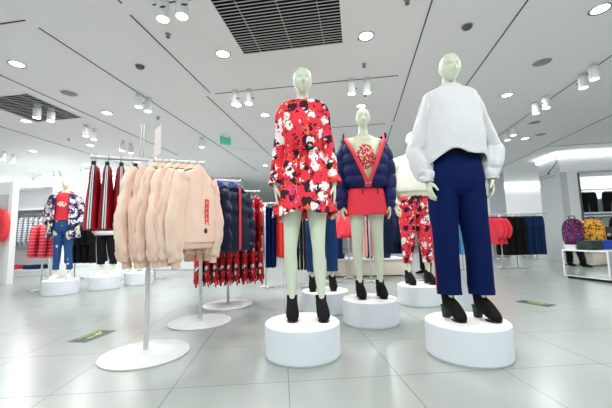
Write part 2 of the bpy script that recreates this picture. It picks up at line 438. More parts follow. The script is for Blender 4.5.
for row, (z, a, b) in enumerate(((2.48, .66, .95), (2.40, .2, .9))):
    _tx = MB(); x = a
    while x < b:
        w = .05 + .04 * random.random()
        _tx.add([sidept(x, z - .018), sidept(x + w, z - .018), sidept(x + w, z + .018), sidept(x, z + .018)], [(0, 1, 2, 3)]); x += w + .02
    tag(_tx.build('wall_lettering', M['logotxt'], smooth=False, solid=.002), ('upper' if row == 0 else 'lower') + ' line of small grey lettering under the blue arrow on the wall block', 'lettering')

struct('column', MB().box((6.75, 11.4, 1.5), (.52, .5, 3), -CA), M['wallg'])
struct('column_grey', MB().box((-2.75, 11.6, 1.5), (.75, .6, 3), -CA), M['wallg'])
struct('wall_right', MB().box((11.9, 16.5, 1.5), (.2, 13, 3)), M['wall'])
# bright lit wall section far behind the trouser rack
struct('wall_lit', MB().box((9.6, 14.2, 1.5), (5.6, .2, 3.0), -CA), M['white'])
trim(MB().box((9.6, 14.04, 2.86), (5.6, .1, .16), -CA), M['cove'])
for k in range(4):
    tag(MB().box((7.55 + .38 * k, 14.25, 1.3), (.28, .1, .22), -CA).build('poster_card', M['redcard'] if k == 0 else M['pinkcard'], smooth=False, bevel=.004),
        'small %s card on the far white wall, %s from the column' % ('red' if k == 0 else 'pale pink', ORD[k]), 'poster')

# ------------------------------------------------------------------ ceiling fittings
def lamp_light(parent, z, power, size=.15, spot=None):
    L = bpy.data.lights.new('lamp', 'AREA'); L.shape = 'DISK'; L.size = size; L.energy = power; L.color = (1, .995, .985)
    o = bpy.data.objects.new('lamp', L); COL.objects.link(o); o.parent = parent; o.location = (0, 0, z)
    return o
dl = thing('downlight', '', 'ceiling light')
_p = MB(); _p.grid(lambda u, v: ([.072, .075, .09, .096, .098][round(v * 4)] * cos(2 * pi * u), [.072, .075, .09, .096, .098][round(v * 4)] * sin(2 * pi * u), [0, -.008, -.01, -.006, 0][round(v * 4)]), 28, 4)
_p.build('trim_ring', M['chrome'], dl)
MB().lathe([(.001, -.003), (.06, -.003), (.074, -.0015)], 28).build('lens', M['lampglow'], dl)
DL = [(-3.494, 3.707, 'first ceiling downlight above the striped jackets corner, out by itself', 1), (-.945, 3.59, 'ceiling downlight just beside the dark air vent on the rack side', 1),
      (.699, 3.307, 'ceiling downlight beyond the far corner of the dark air vent', 1), (2.951, 2.958, 'ceiling downlight high above the floor past the white sweater mannequin', 1),
      (3.24, 4.901, 'ceiling downlight beyond the white sweater mannequin shoulder', 1), (-.696, 5.513, 'ceiling downlight near the shoulder of the red floral dress mannequin', 1),
      (-1.097, 5.056, 'ceiling downlight under the paired spotlights beside the red dress mannequin head', 0), (.965, 5.208, 'ceiling downlight right above the head of the puffer jacket mannequin', 1),
      (-3.363, 5.268, 'ceiling downlight above the rail end of the crimson striped skirts', 1), (-4.99, 5.548, 'ceiling downlight below the small wall-side air grille', 1),
      (-6.475, 7.439, 'ceiling downlight second below the small wall-side air grille', 0), (-4.863, 7.063, 'ceiling downlight under the pair of spotlights over the floral jacket mannequin', 1),
      (-6.276, 8.949, 'distant ceiling downlight over the head of the floral jacket mannequin', 1), (-8.172, 9.434, 'distant ceiling downlight close to the far corner cove', 1),
      (-4.679, 8.733, 'distant ceiling downlight below the rail of the crimson striped skirts', 1), (5.15, 7.3, 'small distant ceiling downlight over the black trouser rack', 1), (1.9, 8.3, 'distant ceiling downlight hidden behind the white sweater', 1), (-1.2, 9.5, 'distant ceiling downlight over the floral dress rail', 1),
      (-1.0, 10.6, 'second distant ceiling downlight over the floral dress rail', 1), (1.2, 11.5, 'distant ceiling downlight deep in the shop', 1), (5.0, 11.5, 'distant ceiling downlight past the column', 1), (7.6, 12.4, 'added downlight brightening the space before the far white wall', 1), (9.6, 12.2, 'added downlight brightening the space behind the wall block', 1), (3.0, 14.5, 'added downlight brightening the deep shop along the middle seam', 1), (-6.2, 10.2, 'added downlight brightening the space before the far corner wall', 1), (3.6, 9.6, 'added downlight brightening the space over the light blue jeans', 1)]  # downlights from the far white wall onward are added to brighten the back
LP = []
first = True
for x, y, lab, on in DL:
    if first: o = dl; o.location = (x, y, CH); o['label'] = lab; first = False
    else: o = dup(dl, (x, y, CH), 0, lab)
    o['group'] = 'round recessed downlights'
    LP.append(o)
for o in LP: lamp_light(o, -.02, 27, .15)
for k, (x, y) in enumerate(((-2.2, .9), (0, .6), (2.4, .9), (-1.1, -.9), (1.4, -.9), (3.6, 1.2), (-3.8, 1.4))):   # lamps of the part of the shop behind the camera
    o = dup(dl, (x, y, CH), 0, 'recessed downlight over the aisle outside the view', 'recessed downlights over the aisle'); lamp_light(o, -.02, 27, .15)

sp = thing('spotlight', '', 'spotlight')
MB().lathe([(.05, 0), (.05, -.012), (.018, -.014), (.015, -.05)], 20).build('mount', M['lampbody'], sp)
hd = MB().lathe([(.02, .01), (.052, .008), (.055, -.02), (.055, -.148), (.051, -.156)], 24).build('lamp_body', M['lampbody'], sp); hd.location = (0, 0, -.055)
g_ = MB().lathe([(.001, -.158), (.046, -.158), (.05, -.1565)], 24).build('lens', M['lampglow'], hd)
b_ = MB().box((.03, -.053, -.08), (.05, .008, .012)).build('slot', M['black'], hd, smooth=False)
SP = [(-1.247, 2.682), (-1.064, 2.65), (-1.017, 4.552), (-.805, 4.528), (.67, 4.279), (.883, 4.258), (-2.445, 4.565), (-2.395, 4.733), (-4.231, 4.888), (-4.132, 5.043), (-4.097, 5.825), (-4.085, 6.035),
      (3.877, 4.251), (3.807, 4.002), (3.878, 5.175), (3.889, 4.956), (-4.008, 6.85), (-3.923, 7.053), (-7.145, 7.403), (-7.177, 7.697), (-8.838, 10.266), (-8.525, 10.123), (-7.775, 9.702), (-7.464, 9.578), (-6.798, 9.497), (-6.505, 9.378), (4.344, 6.693), (4.258, 6.359), (-2.21, 6.714)]
SPL = ['hung in the front row, first beside the big vent', 'hung in the front row, second beside the big vent', 'first of the pair beside the red dress head', 'second of the pair beside the red dress head', 'first of the pair over the puffer jacket', 'second of the pair over the puffer jacket',
       'first of the pair above the striped skirts', 'second of the pair above the striped skirts', 'first of the pair below the small grille', 'second of the pair below the small grille', 'first of the pair above the floral jacket', 'second of the pair above the floral jacket',
       'first of the pair high over the display table', 'second of the pair high over the display table', 'first of the lower pair towards the wall block', 'second of the lower pair towards the wall block', 'first of the pair behind the skirt rail', 'second of the pair behind the skirt rail',
       'first of the pair near the side wall cove', 'second of the pair near the side wall cove', 'first in the distant row along the back cove', 'second in the distant row along the back cove', 'third in the distant row along the back cove', 'fourth in the distant row along the back cove', 'fifth in the distant row along the back cove', 'sixth in the distant row along the back cove',
       'first of the distant pair near the wall block', 'second of the distant pair near the wall block', 'single one by the green exit sign']
for k, (x, y) in enumerate(SP):
    lab = 'pale cylinder ceiling spotlight, ' + SPL[k]
    o = sp if k == 0 else dup(sp, (x, y, CH), 0, lab)
    o.location = (x, y, CH); o['label'] = lab; o['group'] = 'cylinder ceiling spotlights'
    o.rotation_euler.z = R(-10) + .3 * k
# the big dark return-air vent
vt = thing('ceiling_vent', 'large dark square air vent with pale slats in the ceiling', 'air vent', cp(-.66, 3.10) )
vt.rotation_euler.z = -CA
W = 1.16
def ventparts(vt, W, D, ns):
    fr = MB()
    for (a, b, c, d) in ((0, D / 2, W + .06, .03), (0, -D / 2, W + .06, .03), (W / 2 + .015, 0, .03, D), (-W / 2 - .015, 0, .03, D)): fr.box((a, b, -.008), (c, d, .016))
    fr.build('vent_frame', M['ceil'], vt, smooth=False)
    MB().box((0, 0, -.002), (W, D, .004)).build('backing', M['ventin'], vt, smooth=False)
    sl = MB()
    for k in range(ns):
        yy = -D / 2 + D * (k + .5) / ns
        h = .011
        sl.add([(-W / 2, yy - .0035, -.010), (W / 2, yy - .0035, -.010), (W / 2, yy + .0035, -.0145), (-W / 2, yy + .0035, -.0145)], [(0, 1, 2, 3)])
    for k in (-.32, .0, .32): sl.box((k * W, 0, -.009), (.0035, D, .008))
    sl.build('slats', M['slat'], vt, smooth=False)
vt.location = tuple(cp(-.66, 2.87))
ventparts(vt, W, 1.16, 26)
v2 = thing('ceiling_vent', 'small dark slatted air grille near the side wall ceiling seam', 'air vent', cp(-5.15, 4.27), -CA)
ventparts(v2, .95, 1.0, 20)
# detectors, speakers, sprinklers
spk = thing('ceiling_speaker', 'flat round grey ceiling speaker above the skirt rail side', 'speaker', (-3.445, 4.501, CH))
MB().lathe([(.001, -.006), (.10, -.006), (.105, 0)], 32).build('grille', M['grey'], spk)
MB().lathe([(.105, 0), (.107, -.008), (.112, -.008), (.114, 0)], 32).build('rim', M['ceil'], spk)
dup(spk, (3.086, 3.928, CH), 0, 'flat round grey ceiling speaker past the white sweater mannequin', 'ceiling speakers'); spk['group'] = 'ceiling speakers'
dup(spk, (5.3, 7.0, CH), 0, 'flat round grey ceiling speaker, small and distant, towards the wall block', 'ceiling speakers')
dup(spk, (4.6, 6.2, CH), 0, 'flat round grey ceiling speaker, distant, first before the wall block', 'ceiling speakers')
smk = thing('smoke_detector', 'dark round smoke detector above the striped skirt rail', 'smoke detector', (-2.045, 3.813, CH))
MB().lathe([(.05, 0), (.05, -.012), (.042, -.03), (.02, -.036)], 24).build('housing', M['dgrey'], smk)
MB().lathe([(.056, 0), (.056, -.006), (.05, -.008)], 24).build('base', M['grey'], smk)
dup(smk, (1.742, 3.174, CH), 0, 'dark round smoke detector beside the white sweater mannequin head', 'smoke detectors'); smk['group'] = 'smoke detectors'
spr = thing('sprinkler', 'tiny ceiling sprinkler head near the paired front spotlights', 'sprinkler', (-1.428, 3.198, CH))
MB().lathe([(.03, 0), (.03, -.005), (.01, -.008), (.008, -.035)], 16).build('pipe', M['grey'], spr)
MB().lathe([(.022, -.036), (.022, -.040)], 16).build('deflector', M['dgrey'], spr)
for x, y, l in ((.985, 2.779, 'tiny ceiling sprinkler head beside the big vent corner'), (.779, 3.882, 'tiny ceiling sprinkler head above the puffer jacket spotlights'), (.95, 4.748, 'tiny ceiling sprinkler head below the puffer jacket spotlights'), (-5.0, 6.6, 'tiny ceiling sprinkler head above the floral jacket mannequin'), (-2.6, 5.5, 'tiny ceiling sprinkler head over the skirt rail'), (1.2, 6.3, 'tiny ceiling sprinkler head above the puffer jacket collar'), (2.9, 5.5, 'tiny ceiling sprinkler head past the white sweater sleeve')):
    dup(spr, (x, y, CH), 0, l, 'ceiling sprinklers')
spr['group'] = 'ceiling sprinklers'
ex = thing('exit_sign', 'green hanging exit sign with a short rod below the ceiling', 'exit sign', (-1.675, 6.6, CH), R(38))
MB().box((0, 0, -.12), (.24, .02, .16)).build('panel', M['exit'], ex, smooth=False, bevel=.004)
MB().tube([(-.08, 0, 0), (-.08, 0, -.04)], [.006, .006], 8).tube([(.08, 0, 0), (.08, 0, -.04)], [.006, .006], 8).build('rod', M['grey'], ex)

# ------------------------------------------------------------------ floor stickers
def sticker(x, y, rz, lab, w=.34, d=.17):
    t = thing('floor_sticker', lab, 'floor sticker', (x, y, 0), rz, 'floor exit stickers')
    MB().box((0, 0, .001), (w, d, .002)).build('backing', M['stickblk'], t, smooth=False)
    a = MB()
    a.box((.02, -.012, .0026), (.12, .02, .0008))
    a.add([(-.04, -.036, .003), (-.04, .012, .003), (-.09, -.012, .003)], [(0, 1, 2)])
    a.box((.10, .03, .0026), (.05, .02, .0008), .5).box((.06, .03, .0026), (.02, .05, .0008), -.4).box((-.02, .05, .0026), (.18, .012, .0008))
    a.build('arrow_print', M['stickgreen'], t, smooth=False)
sticker(-1.885, 2.90, R(80), 'black floor sticker with green arrow beside the white rack base disc')
sticker(2.62, 3.80, R(-62), 'black floor sticker with green arrow on open floor past the navy trousers')

# ------------------------------------------------------------------ podiums
PH = .225
pod = None
def podium(x, y, lab, rad=.265):
    global pod
    if pod is None:
        pod = thing('podium', lab, 'podium', (x, y, 0), 0, 'round white podiums')
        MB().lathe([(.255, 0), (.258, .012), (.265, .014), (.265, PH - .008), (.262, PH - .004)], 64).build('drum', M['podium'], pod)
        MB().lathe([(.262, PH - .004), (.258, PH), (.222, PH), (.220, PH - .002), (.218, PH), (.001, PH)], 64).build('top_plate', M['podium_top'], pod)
        for c in kids(pod): flat(c)
        return pod
    k = rad / .265
    return dup(pod, (x, y, 0), 0, lab, 'round white podiums', (k, k, 1))

# ------------------------------------------------------------------ figures
HEAD_C = 1.779
def head_fn(face=True):
    def fn(d, p):
        x, y, z = d
        p = Vector((x * .072, y * .092, z * .103))
        if z < 0:                                  # jaw narrows to the chin
            k = 1 - .42 * (-z) ** 1.7
            p.x *= k; p.y *= (1 - .22 * (-z) ** 2)
            p.y -= .026 * (-z) ** 1.5
        else:
            p.y += .008 * z
        if y < 0 and face:
            g = lambda cx, cz, sx, sz: exp(-((x - cx) / sx) ** 2 - ((z - cz) / sz) ** 2)
            p.y -= .042 * g(0, -.26, .13, .13) + .022 * g(0, -.02, .1, .2)       # nose
            p.y += .024 * (g(.36, .04, .2, .14) + g(-.36, .04, .2, .14))     # eye sockets
            p.y -= .004 * (g(.36, .02, .1, .06) + g(-.36, .02, .1, .06))       # closed eyelids
            p.y -= .004 * (g(.35, .2, .25, .07) + g(-.35, .2, .25, .07))       # brows
            p.y -= .013 * g(0, -.50, .2, .055) + .013 * g(0, -.64, .17, .055)     # lips
            p.y += .010 * g(0, -.57, .2, .03) + .008 * g(0, -.40, .3, .05)
            p.y -= .010 * g(0, -.86, .3, .14)                                   # chin
        return p
    return fn

def fmat(yaw, pitch, piv):
    return Matrix.Translation(piv) @ Matrix.Rotation(yaw, 4, 'Z') @ Matrix.Rotation(pitch, 4, 'X') @ Matrix.Translation(-Vector(piv))

def hand(mb, wrist, dirv, palm_n, thumb_s, k=1.0, curl=.5):
    d = Vector(dirv).normalized(); n = Vector(palm_n); n = (n - d * n.dot(d)).normalized(); s = Vector(thumb_s); s = (s - d * s.dot(d) - n * s.dot(n)).normalized()
    w = Vector(wrist)
    mb.tube([w - d * .02, w + d * .01, w + d * .04 * k, w + d * .085 * k], [(.020, .017), (.023, .016), (.036 * k, .014), (.038 * k, .012)], 12, ref=s)
    for i, (o, ln) in enumerate(((.029, .072), (.010, .082), (-.010, .076), (-.029, .060))):
        b = w + d * .075 * k + s * o * k
        L_ = ln * k; c = curl * (1 + .15 * i)
        p1 = b + d * L_ * .42 + n * L_ * .08 * c + s * o * .12
        p2 = p1 + (d * cos(c * .5) + n * sin(c * .5)) * L_ * .32
        p3 = p2 + (d * cos(c) + n * sin(c)) * L_ * .26
        mb.tube([b - d * .01, b + d * .01, p1, p2, p3], [.0095, .0095, .0088, .0080, .0062], 8, ref=s, sub=2)
    t0 = w + d * .022 * k + s * .02 * k
    t1 = t0 + (d * .55 + s * .62 + n * .25).normalized() * .04 * k
    t2 = t1 + (d * .85 + s * .25 + n * .35).normalized() * .032 * k
    t3 = t2 + (d * .95 + n * .35).normalized() * .024 * k
    mb.tube([t0, t1, t2, t3], [.014, .0115, .0095, .007], 8, ref=n, sub=2)

def body_mesh(name, m, P, voxel):
    """one continuous figure, feet sole height 0, facing -y, top of head 1.88"""
    mb = MB()
    T = [(.86, .07, .07, .01), (.89, .135, .105, .01), (.95, .168, .118, .012), (1.0, .172, .12, .014), (1.07, .158, .108, .008), (1.14, .133, .094, 0), (1.2, .121, .086, -.002), (1.28, .130, .09, -.004), (1.37, .148, .106, -.014), (1.45, .152, .1, -.008), (1.525, .154, .086, 0), (1.57, .140, .072, .006), (1.598, .090, .060, .010), (1.622, .054, .052, .010), (1.66, .046, .047, .006), (1.71, .044, .046, .0), (1.76, .03, .03, -.006)]
    mb.shell(T, 32, 48, n=2.15, cap0=True, cap1=True)
    for s in (-1, 1):
        L = P['legs'][0 if s < 0 else 1]      # (knee x, knee y, ankle x, ankle y, toe yaw)
        hx = .085 * s
        kx, ky, ax, ay, yw = L
        hl = P.get('heel', .075)
        tx, ty = sin(yw), -cos(yw)
        mb.tube([(hx * .9, .01, .96), (hx * 1.08, .008, .86), (hx * .5 + kx * .5, ky * .5, .70), (kx, ky - .004, .50), (kx * .6 + ax * .4, ky * .6 + ay * .4 + .014, .37), (ax, ay + .004, .2), (ax, ay, .115), (ax, ay + .005, hl + .02)],
                [(.08, .085), (.088, .098), (.066, .074), (.047, .053), (.048, .056), (.030, .034), (.027, .032), (.026, .034)], 18)
        mb.tube([(ax - tx * .035, ay - ty * .035, hl + .025), (ax, ay, hl + .028), (ax + tx * .07, ay + ty * .07, hl * .6 + .022), (ax + tx * .105, ay + ty * .105, .022), (ax + tx * .13, ay + ty * .13, .018)],
                [(.026, .024), (.028, .030), (.028, .018), (.030, .012), (.018, .009)], 12, ref=(-ty, tx, 0))
        A = P['arms'][0 if s < 0 else 1]      # elbow, wrist, hand direction
        sh = Vector((.150 * s, .004, 1.525)); el, wr, hdv = Vector(A[0]), Vector(A[1]), Vector(A[2])
        mb.tube([sh + Vector((-.05 * s, 0, .012)), sh + Vector((.006 * s, 0, 0)), sh.lerp(el, .35), el, el.lerp(wr, .35), wr], [(.046, .05), (.048, .052), (.042, .044), (.034, .036), (.036, .036), (.022, .024)], 16)
        hand(mb, wr, hdv, (-s, .1, 0), (0, -1, 0), 1.0, P.get('curl', .5))
    hm = MB(); hm.ball((0, -.024, HEAD_C), 1, 40, 32, head_fn())
    if P.get('ears'):
        for s in (-1, 1): hm.ball((.072 * s, .005, HEAD_C - .012), (.010, .020, .030), 10, 8)
    mt = fmat(P.get('yaw', 0), P.get('pitch', 0), (0, 0, 1.68))
    mb.add([mt @ Vector(v) for v in hm.v], hm.f)
    me = mb.mesh(name, m)
    o = bpy.data.objects.new('tmp', me); COL.objects.link(o)
    q = o.modifiers.new('r', 'REMESH'); q.mode = 'VOXEL'; q.voxel_size = voxel; q.use_smooth_shade = True
    q = o.modifiers.new('s', 'SMOOTH'); q.factor = .5; q.iterations = 1
    dg = bpy.context.evaluated_depsgraph_get(); dg.update()
    out = bpy.data.meshes.new_from_object(o.evaluated_get(dg)); out.name = name
    bpy.data.objects.remove(o)
    out.polygons.foreach_set('use_smooth', [True] * len(out.polygons))
    if not out.materials: out.materials.append(m)
    return out

def boot(root, ax, ay, yw, kind='boot'):
    if kind == 'sneaker':
        b = MB().tube([(0, .035, .12), (0, .02, .075), (0, -.04, .055), (0, -.11, .036), (0, -.165, .03)], [(.038, .045), (.040, .050), (.042, .044), (.046, .030), (.024, .020)], 16, ref=(1, 0, 0))
        o = b.build('sneaker', M['sneaker'], root, loc=(ax, ay, 0), rz=yw)
        MB().shell([(0, .042, .105, -.055), (.022, .044, .108, -.055)], 24, 1, cap0=True, cap1=True, n=2.6).build('sole', M['white'], o)
        return o
    h = .07
    b = MB()
    b.tube([(0, .022, .162), (0, .016, .13), (0, .004, .102), (0, -.035, .080), (0, -.070, .055), (0, -.105, .034), (0, -.135, .020)],
           [(.041, .046), (.039, .048), (.041, .056), (.043, .054), (.046, .044), (.042, .030), (.020, .015)], 20, ref=(1, 0, 0))
    o = b.build('ankle_boot', M['suede'], root, loc=(ax, ay, 0), rz=yw)
    MB().shell([(0, .026, .024, .046), (.045, .030, .032, .042), (.085, .036, .042, .036)], 20, 6, cap0=True, cap1=True, n=2.8).build('heel', M['black'], o)
    MB().shell([(.0, .036, .050, -.083), (.007, .040, .054, -.083)], 20, 1, cap0=True, cap1=True, n=2.4).build('sole', M['black'], o)
    return o

def sleeve(mb, pts, rad, amp=.004, seed=0, seg=20, k=1.0):
    L = Vector(pts[0])
    mb.tube(pts, rad, seg, sub=8, cap=False, wob=lambda th, t: amp * nz(cos(th) * 1.5 + seed, sin(th) * 1.5, t * 9 * k) * 1.6)

def wrk(amp, sz=7, sx=2.2, seed=0):
    return lambda a, z: amp * nz(sin(a) * sx + seed, cos(a) * sx, z * sz)

def mannequin(label, x, y, rz, P, m='mann', voxel=.006, z=PH, cat='mannequin', name='mannequin', group='fashion mannequins', shoes='boot'):
    root = thing(name, label, cat, (x, y, z), rz, group)
    me = body_mesh('body', M[m], P, voxel)
    o = bpy.data.objects.new('body', me); COL.objects.link(o); o.parent = root
    for i in (0, 1):
        L = P['legs'][i]
        boot(root, L[2], L[3], L[4], shoes)
    return root

def trousers(root, m, P, waist=1.15, hem=.2, rw=.135, rh=.185, leg=((.098, .1), (.085, .085), (.075, .08)), name='trousers', amp=.006, zf=None):
    mb = MB()
    mb.shell([(waist, rw, .095, 0), (waist - .06, rw + .02, .105, 0), (1.0, rh, .128, .01), (.93, rh + .002, .125, .01), (.87, rh - .02, .11, .01), (.835, .10, .07, .01)], 40, 16, wr=wrk(amp * .6))
    for i, s in ((0, -1), (1, 1)):
        kx, ky, ax, ay, _ = P['legs'][i]
        hx = s * (rh - leg[0][0] + .003)
        zs = [.95, .86, .5, hem + .06, hem]
        mb.tube([(hx, .01, .96), (hx, .01, .86), (kx, ky + .005, .52), (ax, ay + .004, hem + .08), (ax, ay + .002, hem)],
                [(leg[0][0] - .012, leg[0][1] + .006), leg[0], leg[1], leg[2], leg[2]], 28, sub=8, cap=False,
                wob=lambda th, t, i=i: amp * nz(cos(th) * 1.4 + 5 * i, sin(th) * 1.4, t * 7))
    return mb.build(name, M[m], root, solid=.003)

# --- the dress mannequin
st = lambda s, w=.0: None
P1 = dict(legs=((-.112, 0, -.108, .02, R(6)), (.095, 0, .106, .01, R(8))), yaw=R(6), pitch=R(9), curl=.35,
          arms=(((-.195, .02, 1.22), (-.212, -.02, .965), (.06, -.08, -1)), ((.192, .03, 1.22), (.222, -.01, .965), (.02, -.12, -1))))
m1 = mannequin('headless-smooth pale green mannequin in red floral long-sleeved dress and black boots', -.010, 2.415, R(-2), P1)
m1.scale = (1.015,) * 3
m1['label'] = 'pale green mannequin in a short red floral dress with long sleeves'
d = MB()
D1 = [(1.632, .056, .056, .004), (1.624, .068, .06, .004), (1.618, .115, .070, .005), (1.608, .156, .080, .004), (1.55, .166, .098, .0), (1.42, .156, .12, -.006), (1.33, .150, .112, -.004), (1.25, .136, .100, 0), (1.20, .144, .108, 0), (1.10, .178, .135, .006), (.98, .196, .148, .01), (.86, .208, .16, .01), (.765, .224, .172, .01)]
def pleat(a, z):
    k = max(0, min(1, (1.24 - z) / .4))
    g = max(0, 1 - abs(z - 1.24) / .12)
    return k * (.015 * sin(8 * a + .8) + .008 * sin(13 * a)) + g * .004 * sin(26 * a) + .004 * nz(sin(a) * 2, cos(a) * 2, z * 8)
d.shell(D1, 96, 56, wr=pleat, n=2.2, zfn=lambda a, z, v: z + (.015 * sin(a * 1.0 - .2) + .014 * cos(4 * a + .5) - .05 * (.5 - .5 * cos(a))) * max(0, (v - .75) / .25))
for s, sl in ((-1, P1['arms'][0]), (1, P1['arms'][1])):
    e, w = Vector(sl[0]), Vector(sl[1])
    sleeve(d, [(.138 * s, 0, 1.580), (.156 * s, .002, 1.515), Vector((.158 * s, 0, 1.5)).lerp(e, .5), e, e.lerp(w, .55), w + Vector((0, 0, .012))], [(.042, .055), (.046, .06), (.044, .053), (.043, .048), (.046, .05), (.054, .056)], .006, s * 3, 28)
d.build('dress', M['floral'], m1, solid=.003)
bw = MB()
bw.tube([(-.01, -.112, 1.235), (-.05, -.128, 1.262), (-.075, -.125, 1.235), (-.045, -.128, 1.215), (-.01, -.112, 1.235)], [.006, .010, .010, .010, .006], 8, sub=4)
bw.tube([(.01, -.112, 1.235), (.05, -.128, 1.265), (.08, -.12, 1.24), (.045, -.128, 1.215), (.01, -.112, 1.235)], [.006, .010, .010, .010, .006], 8, sub=4)
bw.tube([(-.005, -.115, 1.23), (-.03, -.135, 1.14), (-.035, -.142, 1.03)], [.008, .009, .012], 8)
bw.tube([(.008, -.115, 1.23), (.03, -.135, 1.16), (.028, -.145, 1.06)], [.008, .009, .012], 8)
bw.ball((0, -.116, 1.235), (.014, .010, .014), 10, 8)
bw.build('waist_tie', M['floral_b'], m1)
podium(-.045, 2.36, 'white round podium under the red floral dress mannequin')

# --- puffer jacket mannequin
P2 = dict(legs=((-.105, 0, -.088, .02, R(2)), (.105, 0, .112, .02, R(4))), yaw=R(-6), pitch=R(7),
          arms=(((-.252, .03, 1.20), (-.245, -.03, .90), (.05, -.1, -1)), ((.250, .03, 1.20), (.225, -.03, .90), (-.02, -.1, -1))))
m2 = mannequin('pale green mannequin in open navy puffer jacket and red skirt', .597, 3.17, R(0), P2)
MB().shell([(1.585, .10, .066, .006), (1.565, .125, .074, .006), (1.54, .158, .08, .004), (1.50, .174, .094, .0), (1.44, .166, .108, -.008), (1.37, .156, .114, -.014), (1.28, .139, .099, -.004), (1.2, .13, .095, -.002), (1.10, .15, .108, .006)], 48, 30, wr=wrk(.003)).build('t_shirt', M['tee'], m2, solid=.002)
sk = MB().shell([(1.14, .138, .098, .0), (1.10, .156, .112, .006), (1.0, .186, .132, .012), (.9, .205, .145, .012), (.795, .220, .155, .012)], 56, 20, wr=wrk(.004), n=2.4)
sk.build('skirt', M['red'], m2, solid=.003)
hm_ = MB().shell([(.825, .2170, .1535, .012), (.795, .2215, .1565, .012)], 56, 2, n=2.4).build('skirt_hem', M['red'], m2)
j = MB()
J = [(1.61, .20, .10, .02), (1.595, .208, .108, .012), (1.56, .212, .12, .006), (1.50, .22, .135, .0), (1.42, .224, .15, -.004), (1.33, .222, .158, -.006), (1.24, .216, .158, -.004), (1.15, .208, .152, 0), (1.10, .196, .146, .002), (1.06, .168, .130, .004)]
def quilt(a, z): return .016 * abs(sin(pi * (z - 1.06) / .112)) ** .6 - .004 + .004 * nz(sin(a) * 5, cos(a) * 5, z * 14)
def gap(z):
    want = .012 + .185 * max(0, min(1, (z - 1.11) / .47))
    i = next((k for k in range(len(J) - 1) if J[k + 1][0] <= z), len(J) - 2)
    t = max(0, min(1, (J[i][0] - z) / (J[i][0] - J[i + 1][0])))
    rx, ry = (J[i][e] * (1 - t) + J[i + 1][e] * t for e in (1, 2))
    a = 0.0
    while a < R(88):
        if rx * sin(a) * (abs(sin(a)) ** 2.25 + abs(cos(a)) ** 2.25) ** (-1 / 2.25) >= want: break
        a += R(.5)
    return (a, 2 * pi - a)
j.shell(J, 72, 50, th=gap, wr=quilt, n=2.25)
for s, sl in ((-1, P2['arms'][0]), (1, P2['arms'][1])):
    e, w = Vector(sl[0]), Vector(sl[1])
    j.tube([(.16 * s, .01, 1.50), (.20 * s, .006, 1.45), Vector((.21 * s, 0, 1.48)).lerp(e, .5), e, e.lerp(w, .5), e.lerp(w, .9), w + Vector((0, 0, -.035))], [(.045, .07), (.06, .078), (.064, .074), (.062, .07), (.060, .068), (.054, .06), (.044, .046)], 28, sub=10, cap=False,
           wob=lambda th, t: .012 * abs(sin(t * pi * 6)) ** .6 - .006)
j.build('puffer_jacket', M['puffer'], m2, solid=.006)
def edge_pts(side):
    out = []
    K = J
    for i in range(len(K)):
        z, rx, ry, cy = K[i]
        a = gap(z)[0] * side
        k = (abs(sin(a)) ** 2.25 + abs(cos(a)) ** 2.25) ** (-1 / 2.25)
        out.append(((rx + .010) * k * sin(a), cy - (ry + .016) * k * cos(a), z))
    return out
tr = MB()
for s in (-1, 1): tr.tube(edge_pts(s), [(.020, .008)] * len(J), 10, ref=(1, .2, 0), sub=4)
tr.build('red_trim', M['redtrim'], m2)
cl = MB()
for s in (-1, 1): cl.tube([(.205 * s, -.03, 1.56), (.210 * s, -.05, 1.595), (.203 * s, -.06, 1.618)], [(.012, .05), (.012, .045), (.006, .02)], 12, ref=(1, 0, 0))
cl.build('collar', M['puffer'], m2)
MB().shell([(1.115, .19, .146, 0), (1.06, .186, .144, .002)], 56, 3, th=(R(4), R(356)), n=2.25).build('hem_band', M['puffer_b'], m2, solid=.004)
bk = MB()
for s in (-1, 1): bk.tube([(.004 * s, -.168, 1.095), (.016 * s, -.172, 1.103), (.030 * s, -.17, 1.095), (.016 * s, -.172, 1.086), (.004 * s, -.168, 1.095)], [.0035] * 5, 8)
bk.build('buckle', M['chrome'], m2)
for s, x0 in ((-1, -.055), (1, .085)): MB().tube([(x0, -.152, 1.07), (x0 + .003 * s, -.162, 1.03), (x0, -.166, .99)], [.004, .004, .006], 8).build('drawstring', M['trackblk'], m2)
podium(.594, 3.15, 'white round podium under the navy puffer jacket mannequin', .262)

# --- white sweater and navy trousers
P4 = dict(legs=((-.10, 0, -.085, .03, R(16)), (.115, 0, .128, .02, R(20))), yaw=R(-4), pitch=R(9), curl=.6,
          arms=(((-.240, .05, 1.20), (-.208, -.03, .95), (.1, -.25, -1)), ((.292, .06, 1.20), (.232, -.02, .96), (-.1, -.2, -1))))
m4 = mannequin('pale green mannequin in fuzzy white sweater and navy wide trousers', 1.092, 2.30, R(-3), P4)
trousers(m4, 'navy', P4, 1.16, .165, .145, .188, ((.100, .112), (.082, .095), (.079, .092)), amp=.005)
m4.scale = (1.025,) * 3
sd = MB()
sd.tube([(-.188, .01, .98), (-.191, .01, .86), (-.184, .005, .52), (-.166, .034, .25), (-.166, .032, .168)], [(.003, .006)] * 5, 8)
sd.build('side_stripe', M['redtrim'], m4)
MB().shell([(1.22, .15, .10, 0), (1.17, .158, .106, 0), (1.12, .168, .114, .002)], 40, 6).build('waistband', M['blk'], m4, solid=.003)
s4 = MB()
W4 = [(1.636, .072, .066, .002), (1.628, .080, .072, .004), (1.620, .100, .078, .005), (1.608, .145, .09, .005), (1.582, .182, .104, .004), (1.50, .192, .128, 0), (1.36, .194, .150, -.006), (1.25, .204, .156, -.006), (1.15, .208, .158, 0), (1.09, .206, .158, 0), (1.06, .202, .155, 0)]
